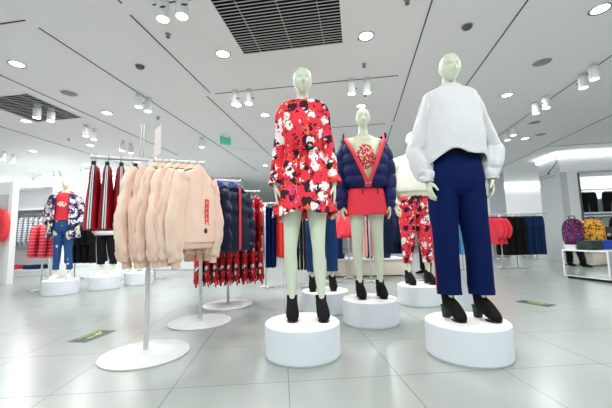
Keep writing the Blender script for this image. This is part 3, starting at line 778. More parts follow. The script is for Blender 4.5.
def swz(a, z, v):
    k = max(0, (v - .62) / .38)
    aa = (a + pi) % (2 * pi) - pi
    lift = .10 * exp(-((aa + .25) / .55) ** 2) + .06 * exp(-((aa - .8) / .5) ** 2)
    return z + k * (lift)
s4.shell(W4, 88, 48, wr=lambda a, z: .008 * nz(sin(a) * 2, cos(a) * 2, z * 5) + .006 * nz(sin(a) * 5, cos(a) * 5, z * 9), n=2.3, zfn=swz)
for s, sl in ((-1, P4['arms'][0]), (1, P4['arms'][1])):
    e, w = Vector(sl[0]), Vector(sl[1])
    sleeve(s4, [(.150 * s, .005, 1.555), (.172 * s, .006, 1.48), Vector((.172 * s, 0, 1.47)).lerp(e, .5), e + Vector((.0, 0, .0)), e.lerp(w, .35) + Vector((.006 * s, 0, -.0)), e.lerp(w, .75), w + Vector((0, 0, .025)), w + Vector((0, -.002, -.005))],
           [(.035, .06), (.048, .08), (.052, .08), (.062, .082), (.068, .084), (.060, .07), (.042, .046), (.038, .042)], .012, s * 4, 30)
s4.build('sweater', M['sweater'], m4, solid=.006)
MB().shell([(1.646, .068, .062, .002), (1.638, .075, .068, .003), (1.622, .080, .073, .004)], 40, 6).build('neckband', M['sweater'], m4, solid=.008)
podium(1.092, 2.29, 'white round podium under the white sweater mannequin', .272)

# --- cream sweatshirt and floral trousers
P3 = dict(legs=((-.10, 0, -.11, .02, R(8)), (.11, 0, .125, .02, R(10))), yaw=R(20), pitch=0,
          arms=(((-.285, .04, 1.22), (-.255, -.06, .95), (.2, -.2, -1)), ((.27, .04, 1.22), (.24, -.04, .95), (-.05, -.2, -1))))
m3 = mannequin('cream mannequin in pale sweatshirt and red floral trousers behind white sweater', 1.345, 3.951, R(0), P3, 'mann_b')
trousers(m3, 'floral', P3, 1.15, .25, .14, .19, ((.1, .108), (.08, .085), (.058, .066)))
t3 = MB()
t3.shell([(1.62, .06, .06, 0), (1.60, .075, .068, 0), (1.57, .14, .085, .004), (1.53, .19, .11, .002), (1.45, .205, .13, 0), (1.3, .21, .145, 0), (1.17, .21, .145, 0), (1.12, .195, .138, 0)], 60, 30, wr=wrk(.008))
for s, sl in ((-1, P3['arms'][0]), (1, P3['arms'][1])):
    e, w = Vector(sl[0]), Vector(sl[1])
    sleeve(t3, [(.16 * s, .005, 1.52), (.205 * s, .005, 1.46), Vector((.2 * s, 0, 1.47)).lerp(e, .5), e, e.lerp(w, .5), w], [(.06, .07), (.07, .08), (.066, .075), (.062, .07), (.056, .06), (.036, .04)], .008, s)
t3.build('sweatshirt', M['cream'], m3, solid=.004)
MB().shell([(1.135, .192, .137, 0), (1.09, .178, .128, 0), (1.06, .178, .126, 0)], 56, 6).build('hem_rib', M['creamrib'], m3, solid=.005)
ti = MB()
for s in (-1, 1):
    ti.tube([(0, -.115, 1.04), (.03 * s, -.135, 1.06), (.045 * s, -.14, 1.03), (.005 * s, -.13, 1.035)], [.008] * 4, 8)
    ti.tube([(0, -.125, 1.03), (.02 * s, -.14, .95)], [.007, .008], 8)
ti.build('drawstring', M['trackblk'], m3)
podium(1.345, 3.951, 'white round podium under the red floral trousers mannequin', .255)

# --- mannequin standing behind the dress: blue cropped jeans, floral blouse
P5 = dict(legs=((-.11, 0, -.11, .02, R(0)), (.115, 0, .115, .02, R(2))), yaw=0, pitch=0,
          arms=(((-.20, .06, 1.22), (-.17, -.02, .96), (0, -.2, -1)), ((.205, .06, 1.22), (.20, -.02, .90), (.0, -.2, -1))))
m5 = mannequin('mannequin in blue cropped jeans standing behind the red dress mannequin', .165, 3.665, R(0), P5, 'mann')
trousers(m5, 'jeans', P5, 1.12, .205, .13, .165, ((.084, .1), (.064, .072), (.06, .066)), name='jeans')
b5 = MB().shell([(1.58, .09, .065, .006), (1.55, .15, .085, .004), (1.50, .175, .1, 0), (1.4, .165, .12, -.01), (1.25, .15, .11, 0), (1.1, .18, .13, .01), (.98, .19, .14, .01)], 48, 24, wr=wrk(.006))
for s, sl in ((-1, P5['arms'][0]), (1, P5['arms'][1])):
    e, w = Vector(sl[0]), Vector(sl[1])
    sleeve(b5, [(.14 * s, .005, 1.53), (.172 * s, .005, 1.48), Vector((.18 * s, 0, 1.47)).lerp(e, .5), e, e.lerp(w, .5), w], [(.05, .06), (.055, .06), (.052, .056), (.048, .05), (.05, .052), (.058, .06)], .006, s)
b5.build('blouse', M['floral'], m5, solid=.003)
podium(.19, 3.665, 'white round podium under the blue cropped jeans mannequin', .262)

# --- far mannequins on the side of the striped jackets
P6 = dict(legs=((-.085, 0, -.10, .02, R(-6)), (.085, 0, .12, .0, R(18))), yaw=R(5), heel=.04,
          arms=(((-.30, .08, 1.24), (-.20, -.10, 1.02), (.3, -.5, -1)), ((.28, .06, 1.22), (.27, -.08, .98), (0, -.3, -1))))
m6 = mannequin('distant mannequin in navy floral jacket, red top and ripped blue jeans', -3.977, 5.249, R(16), P6, 'mann_b', .009, shoes='sneaker')
m6.scale = (.88,) * 3
trousers(m6, 'jeans_r', P6, 1.12, .18, .13, .165, ((.084, .095), (.058, .066), (.048, .056)), name='ripped_jeans')
MB().shell([(1.60, .07, .062, 0), (1.57, .13, .08, 0), (1.53, .17, .1, 0), (1.44, .168, .116, -.006), (1.3, .15, .11, 0), (1.15, .155, .112, 0), (1.08, .165, .12, 0)], 40, 20, wr=wrk(.005)).build('red_top', M['teered'], m6, solid=.002)
MB().tube([(-.09, -.06, 1.56), (-.10, .02, 1.60), (0, .07, 1.62), (.10, .02, 1.60), (.09, -.06, 1.56)], [(.025, .03), (.03, .035), (.035, .04), (.03, .035), (.025, .03)], 12, ref=(0, 0, 1)).build('hood', M['redtrim'], m6)
j6 = MB().shell([(1.575, .16, .09, .01), (1.53, .2, .12, .004), (1.4, .21, .14, 0), (1.25, .215, .15, 0), (1.1, .225, .155, 0), (.95, .245, .165, 0), (.76, .265, .175, 0)], 56, 30, th=(R(30), R(330)), wr=wrk(.008))
for s, sl in ((-1, P6['arms'][0]), (1, P6['arms'][1])):
    e, w = Vector(sl[0]), Vector(sl[1])
    sleeve(j6, [(.15 * s, .005, 1.53), (.2 * s, .005, 1.47), Vector((.2 * s, 0, 1.47)).lerp(e, .5), e, e.lerp(w, .5), w], [(.06, .07), (.07, .08), (.07, .075), (.065, .07), (.06, .064), (.058, .06)], .008, s)
j6.build('floral_jacket', M['floral_n'], m6, solid=.006)
podium(-3.977, 5.249, 'white round podium under the navy floral jacket mannequin', .25)

P7 = dict(legs=((-.09, 0, -.09, .02, R(-4)), (.10, 0, .13, .02, R(10))), heel=.04, arms=(((-.25, .05, 1.22), (-.24, -.02, .98), (0, -.2, -1)), ((.25, .05, 1.22), (.24, -.02, .98), (0, -.2, -1))))
m7 = mannequin('distant mannequin in black track trousers with white stripes behind crimson skirts', -3.556, 5.71, R(12), P7, 'mann_b', .009, shoes='sneaker')
m7.scale = (.88,) * 3
trousers(m7, 'blk', P7, 1.12, .22, .135, .18, ((.095, .1), (.078, .08), (.066, .07)), name='track_trousers')
w7 = MB()
for s, i in ((-1, 0), (1, 1)):
    ax = P7['legs'][i][2]
    w7.tube([(-.176 if s < 0 else .01, -.02, .93), (P7['legs'][i][0] - .079, -.02, .55), (ax - .068, 0, .23)], [(.006, .014)] * 3, 8)
w7.build('white_stripe', M['trackwht'], m7)
t7 = MB().shell([(1.6, .07, .06, 0), (1.57, .14, .085, 0), (1.52, .19, .11, 0), (1.35, .2, .13, 0), (1.1, .21, .14, 0), (.80, .215, .15, .01)], 40, 20, wr=wrk(.006))
for s, sl in ((-1, P7['arms'][0]), (1, P7['arms'][1])):
    e, w = Vector(sl[0]), Vector(sl[1])
    sleeve(t7, [(.15 * s, .005, 1.53), (.195 * s, .005, 1.47), Vector((.2 * s, 0, 1.47)).lerp(e, .5), e, w], [(.06, .07), (.065, .075), (.062, .07), (.058, .062), (.045, .05)], .006, s)
t7.build('long_shirt', M['whitecloth'], m7, solid=.004)
podium(-3.556, 5.71, 'white round podium under the black track trousers mannequin', .25)

m8 = thing('mannequin', 'distant mannequin in white shoes mostly hidden behind beige hooded sweatshirts', 'mannequin', (-3.218, 6.207, PH), R(5), 'fashion mannequins'); m8.scale = (.88,) * 3
for c, sub in tree(m7):
    cc = c.copy(); COL.objects.link(cc); cc.parent = m8
    if cc.name.startswith('track_trousers') or cc.name.startswith('long_shirt'):
        cc.data = cc.data.copy(); cc.data.materials[0] = M['pink']
    for dd, _ in sub:
        de = dd.copy(); COL.objects.link(de); de.parent = cc
podium(-3.218, 6.207, 'white round podium seen below the beige sleeve cuffs', .25)

# --- two people in the aisle behind
def person(label, x, y, rz, P, legm, topm, shoem):
    root = thing('person', label, 'person', (x, y, 0), rz)
    me = body_mesh('body', M['skin'], dict(P, ears=True, heel=.03), .010)
    o = bpy.data.objects.new('body', me); COL.objects.link(o); o.parent = root
    trousers(root, legm, P, 1.10, .10, .14, .18, ((.096, .1), (.075, .08), (.058, .065)))
    t = MB().shell([(1.61, .06, .058, 0), (1.57, .13, .085, 0), (1.53, .185, .11, 0), (1.4, .19, .13, 0), (1.2, .185, .13, 0), (1.0, .195, .145, .01)], 40, 20, wr=wrk(.008))
    for s, sl in ((-1, P['arms'][0]), (1, P['arms'][1])):
        e, w = Vector(sl[0]), Vector(sl[1])
        sleeve(t, [(.15 * s, .005, 1.53), (.19 * s, .005, 1.47), Vector((.19 * s, 0, 1.47)).lerp(e, .5), e, w], [(.055, .065), (.062, .07), (.06, .066), (.054, .058), (.04, .044)], .006, s)
    t.build('top', M[topm], root, solid=.004)
    for i in (0, 1):
        L = P['legs'][i]
        b = MB().tube([(0, .035, .10), (0, .02, .07), (0, -.04, .05), (0, -.11, .034), (0, -.17, .026)], [(.036, .042), (.040, .048), (.042, .042), (.044, .028), (.022, .016)], 14)
        b.build('shoe', M[shoem], root, loc=(L[2], L[3], 0), rz=L[4])
    h = MB().ball((0, .006, HEAD_C + .012), (.082, .098, .118), 20, 14, lambda d_, p: p if d_.z > -.2 or d_.y > .1 else p * .7)
    h.build('hair', M['hair'], root)
    return root
PA = dict(legs=((-.10, .0, -.11, .0, R(-20)), (.10, -.05, .12, -.12, R(12))), yaw=R(-10), arms=P7['arms'])
person('person in black trousers and dark top standing behind the floral trousers mannequin', 2.475, 6.70, R(-60), PA, 'blk', 'blk', 'blk')
person('person in blue jeans standing behind the navy puffer jacket mannequin', 1.46, 7.6, R(-50), PA, 'jeans', 'jeans_d', 'blk')

# ------------------------------------------------------------------ racks and hung clothes
RH = 1.437
def track_rack(x, y, ang, lab, half=.38, disc=.30, sign=False):
    t = thing('garment_rack', lab, 'clothes rack', (x, y, 0), ang, 'white pole racks on round base discs')
    o = MB().lathe([(disc, 0), (disc + .003, .004), (disc + .003, .009), (disc - .003, .013), (.03, .016), (.001, .016)], 64).build('base_disc', M['rackmetal'], t); flat(o)
    MB().tube([(0, 0, .014), (0, 0, RH)], [.0175, .0175], 20).lathe([(.03, .014), (.03, .022), (.018, .03)], 20).build('pole', M['rackmetal'], t)
    ra = MB().tube([(-half, 0, RH), (half, 0, RH)], [.0135, .0135], 16, ref=(0, 1, 0)).build('rail', M['rackmetal'], t)
    for s in (-1, 1): MB().tube([(s * (half - .004), 0, RH), (s * (half + .008), 0, RH)], [.018, .018], 16, ref=(0, 1, 0)).build('end_cap', M['rackmetal'], ra)
    return t
BA = atan2(.25, .685)
track_rack(-1.19, 2.423, BA, 'white pole rack with beige hooded sweatshirts and crimson skirts', .39)
track_rack(-1.083, 3.294, BA, 'white pole rack holding the navy puffer jackets', .40)
track_rack(-.998, 4.087, BA, 'white pole rack holding the red floral dresses', .40)
sg = thing('sign_holder', 'pale pink price sign in a clear holder on top of the rack', 'sign', (-1.19, 2.423, RH + .014), BA)
MB().tube([(-.055, 0, 0), (-.055, 0, .26)], [.004, .004], 8).tube([(-.075, 0, 0), (-.075, 0, .26)], [.004, .004], 8).lathe([(.02, 0), (.02, .008)], 16).build('stem', M['acrylic'], sg)
MB().box((.045, 0, .140), (.006, .16, .23), R(0)).build('card', M['pinkcard'], sg, smooth=False)
sg.rotation_euler.z = R(40)

def rail_pt(c, ang, t): return (c[0] + cos(ang) * t, c[1] + sin(ang) * t)

# hangers
hg = thing('coat_hanger', 'black coat hanger', 'hanger')
_h = MB()
_h.tube([(-.20, 0, -.118), (-.17, 0, -.098), (-.08, 0, -.068), (0, 0, -.058), (.08, 0, -.068), (.17, 0, -.098), (.20, 0, -.118)], [(.008, .010)] * 7, 8, ref=(0, 0, 1))
_h.build('shoulder_bar', M['black'], hg)
MB().tube([(0, 0, -.058), (0, 0, -.030), (.012, 0, -.018), (.019, 0, -.002), (.014, 0, .013), (0, 0, .018), (-.014, 0, .013)], [.0028] * 7, 8, ref=(0, 1, 0)).build('hook', M['chrome'], hg)
cg = thing('clip_hanger', 'black clip hanger', 'hanger')
MB().tube([(-.14, 0, -.065), (.14, 0, -.065)], [(.007, .006)] * 2, 8, ref=(0, 0, 1)).build('crossbar', M['black'], cg)
MB().tube([(0, 0, -.06), (0, 0, -.030), (.012, 0, -.018), (.019, 0, -.002), (.014, 0, .013), (0, 0, .018), (-.014, 0, .013)], [.0028] * 7, 8, ref=(0, 1, 0)).build('hook', M['chrome'], cg)
for s in (-1, 1): MB().box((.12 * s, 0, -.082), (.03, .026, .05)).build('clip', M['black'], cg, smooth=False, bevel=.003)
USED = {}
def hang_hanger(kind, loc, rz, lab):
    src = hg if kind == 'coat' else cg
    if kind not in USED:
        USED[kind] = 1; src.location = loc; src.rotation_euler.z = rz; src['label'] = lab; o = src
    else: o = dup(src, loc, rz, lab)
    o['group'] = 'black coat hangers' if kind == 'coat' else 'black clip hangers'
    return o

def hung_top(name, cat, m, L=.60, hw=.235, t=.026, sl=.60, hood=None, rib=None, amp=.006, quilt=0, seed=0, zip_m=None, collar=None, seg=40, rows=26, flare=1.0, sleeves=True, one=False):
    """a top on a hanger: x across the shoulders, y through the rail, z 0 on the rail"""
    root = thing(name, '', cat)
    wr = (lambda a, z: amp * (nz(sin(a) * 2.5 + seed, cos(a) * 2.5, z * 7) + (0 if quilt else .8 - 1.9 * abs(nz(sin(a) * 4 + seed, cos(a), z * 6)))) + (quilt * abs(sin(pi * z / .125)) ** .7 if quilt else 0))
    b = MB()
    K = [(-.062, .05, .020), (-.075, .085, t * .9), (-.098, .15, t), (-.125, .19, t), (-.17, hw * .90, t * 1.05), (-.30, hw, t * 1.1), (-.45, hw * (1 + .4 * (flare - 1)), t * 1.15), (-.09 - L * .95, hw * flare, t * 1.15), (-.09 - L, hw * flare * .97, t * 1.1)]
    b.shell(K, seg, rows, wr=wr, n=2.6)
    b.build('body', M[m], root, solid=.003)
    if sleeves:
        for s in (-1, 1):
            q = MB(); z0 = -.15
            pts = [(.17 * s, 0, z0 + .02), (.205 * s, 0, z0 - .03), (.25 * s, .006 * s, z0 - .45 * sl * .6), (.282 * s, .008, z0 - sl * .50), (.262 * s, -.002, z0 - sl * .80), (.243 * s, -.008, z0 - sl * .93)]
            rr = [(.05, t * .8), (.078, t * 1.0), (.078, t * 1.05), (.074, t * 1.1), (.066, t * 1.15), (.048, t * .95)]
            q.tube(pts, rr, 32, sub=10, cap=False, wob=lambda th, tt, s=s: amp * (1.2 * nz(cos(th) * 1.6 + seed + s, sin(th) * 1.6, tt * 9) + (1.1 - 2.6 * abs(nz(cos(th) * 2.2 + seed, sin(th) * 2.2 + s, tt * 7 + 2 * cos(th)))) * (0 if quilt else .9)) + (quilt * abs(sin(tt * pi * 6)) ** .6 if quilt else 0))
            so = q.build('sleeve', M[m], root, solid=.003)
            if rib:
                c = MB(); z1 = z0 - sl * .93
                c.tube([(.247 * s, -.008, z1 + .012), (.243 * s, -.008, z1 - .03), (.240 * s, -.008, z1 - .055)], [(.042, t * .95), (.034, t * .82), (.035, t * .85)], 18, sub=3, cap=False)
                c.build('cuff', M[rib], so, solid=.003)
    if rib:
        MB().shell([(-.09 - L + .01, hw * flare * .965, t * 1.1), (-.09 - L - .02, hw * flare * .9, t), (-.09 - L - .05, hw * flare * .9, t)], seg, 4, n=2.6).build('hem_rib', M[rib], root, solid=.003)
    if hood:
        h = MB()
        h.ball((0, t * .3, -.085), (.105, t * 1.15, .075), 20, 14, lambda d_, p: p + Vector((0, 0, -.03 * abs(d_.x))) * 1.0)
        h.build('hood', M[hood], root)
    if collar:
        MB().tube([(-.085, -t * .6, -.10), (-.075, t * .4, -.055), (0, t * .9, -.04), (.075, t * .4, -.055), (.085, -t * .6, -.10)], [(.03, .012), (.036, .014), (.04, .015), (.036, .014), (.03, .012)], 12, ref=(0, 0, 1)).build('collar', M[collar], root)
    if zip_m:
        pts = []
        for k in range(9):
            z = -.085 - (L - .01) * k / 8
            pts.append((.004, -(t * (1.0 + (.02 if k == 0 else .18))) - (quilt * 1.0 if quilt else .001), z))
        MB().tube(pts, [(.020, .006)] * 9, 10, sub=3).build('zip_strip', M[zip_m], root)
    return root

def hung_skirt(seed=0):
    root = thing('track_skirt', '', 'skirt')
    K = [(-.088, .135, .020), (-.11, .145, .024), (-.2, .175, .032), (-.35, .210, .040), (-.46, .232, .044), (-.535, .240, .044)]
    b = MB().shell(K, 56, 24, wr=lambda a, z: .007 * max(0, (-.1 - z) / .4) * sin(7 * a + seed) * abs(cos(a)), n=2.6)
    b.build('skirt_body', M['track'], root, solid=.003)
    KK = [(z, rx + .003, ry + .003) for z, rx, ry in K]
    KW = [(z, rx + .0045, ry + .0045) for z, rx, ry in K]
    for s in (1, -1):
        o = MB().shell(KK, 14, 24, th=(R(90 - 24) if s > 0 else R(270 - 24), R(90 + 24) if s > 0 else R(270 + 24)), n=2.6).build('side_band', M['trackblk'], root, solid=.001)
        for a in ((78, 87), (93, 102)):
            MB().shell(KW, 6, 24, th=(R(a[0]) if s > 0 else R(a[0] + 180), R(a[1]) if s > 0 else R(a[1] + 180)), n=2.6).build('white_line', M['trackwht'], o, solid=.001)
    MB().shell([(-.085, .136, .018), (-.12, .150, .0225)], 40, 3, n=2.6).build('waistband', M['trackblk'], root, solid=.002)
    return root

def hung_dress(seed=0, m='floral_b', L=1.05):
    root = thing('floral_dress', '', 'dress')
    K = [(-.065, .06, .018), (-.10, .15, .022), (-.13, .185, .024), (-.25, .2, .026), (-.42, .18, .026), (-.6, .225, .03), (-.85, .26, .034), (-.09 - L, .29, .036)]
    MB().shell(K, 72, 36, wr=lambda a, z: .010 * max(0, (-.4 - z) / .6) * sin(11 * a + seed) + .004 * nz(sin(a) * 3 + seed, cos(a) * 3, z * 7), n=2.4,
               zfn=lambda a, z, v: z + .03 * max(0, v - .85) / .15 * sin(5 * a + seed)).build('dress_body', M[m], root, solid=.003)
    for s in (-1, 1):
        q = MB(); q.tube([(.16 * s, 0, -.13), (.20 * s, 0, -.2), (.23 * s, 0, -.40), (.24 * s, 0, -.58)], [(.04, .02), (.055, .022), (.05, .022), (.055, .024)], 16, sub=6, cap=False)
        q.build('sleeve', M[m], root, solid=.003)
    return root

def hung_trousers(m, L=.95, w=.17, t=.022, seed=0, name='hung_trousers', cat='trousers'):
    root = thing(name, '', cat)
    b = MB()
    b.shell([(-.085, w * .86, t * .9), (-.13, w * .92, t), (-.25, w, t * 1.05), (-.36, w * 1.0, t)], 30, 8, wr=wrk(.003, seed=seed), n=2.6)
    for s in (-1, 1):
        b.tube([(w * .5 * s, 0, -.28), (w * .5 * s, 0, -.4), (w * .54 * s, 0, -.65), (w * .58 * s, 0, -.085 - L)], [(w * .46, t * .9), (w * .47, t), (w * .42, t), (w * .38, t)], 16, sub=6, cap=False, wob=lambda th, tt, s=s: .004 * nz(cos(th) + seed + s, sin(th), tt * 7))
    b.build('trouser_legs', M[m], root, solid=.002)
    MB().shell([(-.08, w * .87, t * .93), (-.115, w * .905, t * 1.0)], 30, 2, n=2.6).build('waistband', M[m], root, solid=.003)
    return root

def hang_row(protos, c, ang, ts, labf, group, z=RH, hanger='coat', yaw=None, flip=False, hlab=None, jit=.06, scale=None):
    """hang copies of protos along a rail; c rail centre, ts offsets along it"""
    for i, t in enumerate(ts):
        p = rail_pt(c, ang, t)
        rz = ang - pi / 2 + (pi if flip else 0) + (yaw[i] if yaw else random.uniform(-jit, jit))
        src = protos[i % len(protos)]
        if not src['label']:
            src.location = (p[0], p[1], z); src.rotation_euler.z = rz; src['label'] = labf(i); o = src
        else:
            o = dup(src, (p[0], p[1], z), rz, labf(i))
        o['group'] = group
        if scale: o.scale = (scale, scale, scale)
        if hanger: 
            h = hang_hanger(hanger, (p[0], p[1], z), rz, hlab(i) if hlab else 'black %s hanger carrying the %s' % (hanger, labf(i)))

c1 = (-1.19, 2.423)
hang_row([hung_skirt(k) for k in range(2)], c1, BA, [-.365, -.285, -.205, -.125], lambda i: 'crimson skirt with black and white side stripes, %s from the rail end' % ORD[i], 'crimson striped skirts', hanger='clip',
         yaw=[.14, .16, .22, .30], hlab=lambda i: 'black clip hanger holding the %s crimson skirt from the rail end' % ORD[i])
hood = [hung_top('hooded_sweatshirt', 'sweatshirt', m, L=.53, t=.023, sl=.64, hood=m, rib='rib', amp=.012, seed=k * 3.1) for k, m in enumerate(('hoodie', 'hoodie_p', 'hoodie'))]
hang_row(hood, c1, BA, [.035, .090, .142, .194, .246, .292], lambda i: 'beige hooded sweatshirt, %s along the rail from the crimson skirts' % ORD[i], 'beige hooded sweatshirts', yaw=[-.60, -.52, -.62, -.50, -.60, -.66],
         hlab=lambda i: 'black hanger holding the %s beige sweatshirt from the skirts' % ORD[i])
ho = hung_top('hooded_sweatshirt', 'sweatshirt', 'hoodie', L=.55, t=.028, sl=.66, hood='hoodie', rib='rib', amp=.010, seed=11)
q = rail_pt(c1, BA, .345); ho.location = (q[0], q[1], RH); ho.rotation_euler.z = BA - pi / 2 - .62
ho['label'] = 'beige hooded sweatshirt with red sleeve print and black tag at the rail end'; ho['group'] = 'beige hooded sweatshirts'
hang_hanger('coat', (q[0], q[1], RH), BA - pi / 2 - .62, 'black hanger holding the beige sweatshirt with red sleeve print')
pr = MB()
for k in range(5):
    z = -.30 - k * .042
    pr.box((-.07, .040, z), (.045, .006, .012), 0).box((-.088, .040, z - .02), (.012, .006, .034)).box((-.052, .040, z - .018), (.010, .006, .028))
pr.build('sleeve_print', M['redtrim'], ho, smooth=False)
MB().tube([(-.05, .034, -.55), (-.05, .048, -.55)], [.024, .020], 20, ref=(1, 0, 0)).build('security_tag', M['black'], ho)

c2 = (-1.083, 3.294)
puf = [hung_top('puffer_jacket', 'jacket', 'puffer_b', L=.66, hw=.26, t=.040, sl=.62, collar='collar', quilt=.024, amp=.006, seed=k, zip_m='redtrim') for k in range(2)]
hang_row(puf, c2, BA, [-.03, .08, .19], lambda i: 'dark navy quilted puffer jacket, %s from the pole on the middle rack' % ORD[i], 'navy puffer jackets', flip=True, yaw=[0, .03, .06],
         hlab=lambda i: 'black hanger holding the %s navy puffer jacket from the pole' % ORD[i])
hang_row([puf[0]], c2, BA, [.335], lambda i: 'dark navy puffer jacket with red zip strip at the rail end', 'navy puffer jackets', flip=True, yaw=[-.75], hlab=lambda i: 'black hanger holding the end puffer jacket with red zip')
c3 = (-.998, 4.087)
fd = [hung_dress(k * 1.7) for k in range(3)]
hang_row(fd, c3, BA, [-.36 + .09 * k for k in range(9)], lambda i: 'long red and black floral dress, %s along the third pole rack' % ORD[i], 'red floral dresses on the rail', yaw=[.05 * sin(k) for k in range(9)],
         hlab=lambda i: 'black hanger holding the %s floral dress on the third pole rack' % ORD[i])

def long_rack(x, y, ang, half, h, lab, post=(-.5, .5), feet=.25):
    t = thing('rail_rack', lab, 'clothes rack', (x, y, 0), ang, 'white straight rail racks')
    MB().tube([(-half, 0, h), (half, 0, h)], [.013, .013], 12, ref=(0, 1, 0)).build('rail', M['rackmetal'], t)
    for p in post:
        MB().tube([(p, 0, .02), (p, 0, h)], [.014, .014], 12).build('post', M['rackmetal'], t)
        f_ = MB()
        for k in range(4):
            a = k * pi / 2 + .4
            f_.tube([(p, 0, .03), (p + feet * cos(a), feet * sin(a), .014)], [.012, .012], 8, ref=(0, 0, 1))
        f_.build('star_foot', M['rackmetal'], t)
    return t
# rack with navy and coral trousers behind the dress
long_rack(-.33, 5.38, R(-2), .42, 1.40, 'white rail rack with navy and coral trousers behind the dress mannequin', (-.36, .36), .14)
tn = hung_trousers('navy', .98, .14, .02, 1); tr_ = hung_trousers('redp', .82, .17, .02, 2); tb = hung_trousers('blk', 1.02, .15, .02, 3)
cR = (-.33, 5.38)
hang_row([tn], cR, R(-2), [-.33, -.275, -.22], lambda i: 'navy trousers hung behind the floral dresses, %s from the post' % ORD[i], 'navy trousers on the rail behind', z=1.40, hanger='clip', hlab=lambda i: 'black clip hanger holding the %s navy trousers behind the dresses' % ORD[i])
hang_row([tr_], cR, R(-2), [-.145, -.09, -.035, .02], lambda i: 'coral red trousers beside the dress mannequin legs, %s after the navy ones' % ORD[i], 'coral trousers on the rail behind', z=1.40, hanger='clip', hlab=lambda i: 'black clip hanger holding the %s coral trousers' % ORD[i], yaw=[.5, .4, .3, .2])
hang_row([tb], cR, R(-2), [.12, .18, .24, .30], lambda i: 'black trousers seen between the dress mannequin legs, %s on the rail' % ORD[i], 'black trousers on the rail behind', z=1.40, hanger='clip', hlab=lambda i: 'black clip hanger holding the %s black trousers behind the dress' % ORD[i])
# rack behind the puffer mannequin
long_rack(1.12, 5.75, R(0), .78, 1.40, 'white rail rack behind the puffer jacket mannequin legs', (-.72, .0, .72), .24)
rs = hung_top('red_shirt', 'shirt', 'red', L=.52, hw=.22, t=.022, sl=.45, seed=1)
pk = hung_trousers('pink', .86, .13, .022, 4); nv = hung_top('navy_coat', 'coat', 'puffer_b', L=.80, hw=.24, t=.028, sl=.6, seed=5)
c5 = (1.12, 5.75)
hang_row([rs], c5, 0, [-.66, -.60, -.54, -.48, -.42], lambda i: 'red top hung behind the puffer mannequin sleeve, %s on the rail' % ORD[i], 'red tops on the rail behind', z=1.40, hlab=lambda i: 'black hanger holding the %s red top behind the puffer mannequin' % ORD[i], yaw=[.7, .6, .5, .5, .4])
hang_row([pk], c5, 0, [-.13, -.075, .06, .115], lambda i: 'dusty pink trousers between the puffer mannequin legs, %s on the rail' % ORD[i], 'pink trousers on the rail behind', z=1.40, hanger='clip', hlab=lambda i: 'black clip hanger holding the %s pink trousers' % ORD[i])
hang_row([nv], c5, 0, [.30, .37, .44, .51, .58, .65], lambda i: 'dark navy coat beside the floral trousers mannequin, %s on the rail' % ORD[i], 'navy coats on the rail behind', z=1.40, hlab=lambda i: 'black hanger holding the %s navy coat by the floral trousers' % ORD[i], yaw=[.3, .2, .2, .1, .1, .0])
# low plinth table with dark folded things, behind
tb_ = thing('display_plinth', 'low cream display plinth behind the puffer jacket mannequin', 'plinth', (1.0, 6.95, 0))
MB().box((0, 0, .17), (1.95, .8, .30)).build('plinth_body', M['plinth'], tb_, smooth=False, bevel=.006)
MB().box((0, 0, .335), (2.0, .85, .03)).build('plinth_top', M['white'], tb_, smooth=False, bevel=.004)
MB().box((0, 0, .01), (1.85, .7, .02)).build('kick_base', M['dgrey'], tb_, smooth=False)
dj = thing('folded_jeans', '', 'jeans')
fb = MB()
for k in range(3): fb.box((0, 0, .018 + .034 * k), (.26, .3, .03), .05 * (k - 1))
fb.build('folded_cloth', M['jeans_d'], dj, bevel=.01); MB().box((.06, -.151, .05), (.05, .004, .03)).build('size_tab', M['black'], dj, smooth=False)
for k, x in enumerate((.34, .66, 1.62)):
    lab = 'stack of folded dark jeans on the cream plinth, %s along' % ORD[k]
    if k == 0: dj.location = (x, 6.9, .35); dj['label'] = lab; dj['group'] = 'folded jeans on the plinth'
    else: dup(dj, (x, 6.9, .35), 0, lab, 'folded jeans on the plinth')
for k, x in enumerate((1.10, 1.28)):
    b = thing('boot_pair', 'black %s on the cream plinth behind the pink trousers' % ('ankle boot' if k == 0 else 'tall boot'), 'boot', (x, 6.78, .35), .3 * k)
    boot(b, 0, 0, 0)
    b.name = 'display_boot'
hj = hung_trousers('jeans_d', .70, .16, .024, 8, name='hung_jeans', cat='jeans')
long_rack(.52, 6.35, 0, .34, 1.2, 'white rail rack with dark jeans below the red tops', (-.3, .3), .12)
hang_row([hj], (.52, 6.35), 0, [-.22, -.16, -.10, -.04, .02, .08], lambda i: 'dark blue jeans hanging below the red tops, %s on the rail' % ORD[i], 'dark jeans on the rail behind', z=1.2, hanger='clip', yaw=[.9, .8, .8, .7, .7, .6], hlab=lambda i: 'black clip hanger holding the %s dark jeans' % ORD[i])

# rack of skirts and trousers past the white sweater
cB = (4.52, 7.5); AB = R(3)
long_rack(cB[0], cB[1], AB, 1.12, 1.25, 'white rail rack of red, black and navy clothes past the navy trousers', (-.95, .0, .35), .2)
jl = hung_trousers('jeans_l', .82, .17, .024, 2, name='hung_jeans', cat='jeans')
hang_row([jl], cB, AB, [-1.0, -.94, -.88, -.82], lambda i: 'light blue jeans seen between the navy trouser legs, %s on the rail' % ORD[i], 'light blue jeans on the rail', z=1.25, hanger='clip', yaw=[.5] * 4, hlab=lambda i: 'black clip hanger holding the %s light blue jeans' % ORD[i])
rsk = hung_top('red_blouse', 'blouse', 'red', L=.60, hw=.17, t=.024, sl=.42, seed=6, flare=1.35)
hang_row([rsk], cB, AB, [-.36, -.29, -.22, -.15, -.08], lambda i: 'coral red blouse past the navy trousers, %s beside the black trousers' % ORD[i], 'coral blouses on the rail', z=1.25, yaw=[.7, .4, .5, .2, .35], hlab=lambda i: 'black hanger holding the %s coral blouse' % ORD[i])
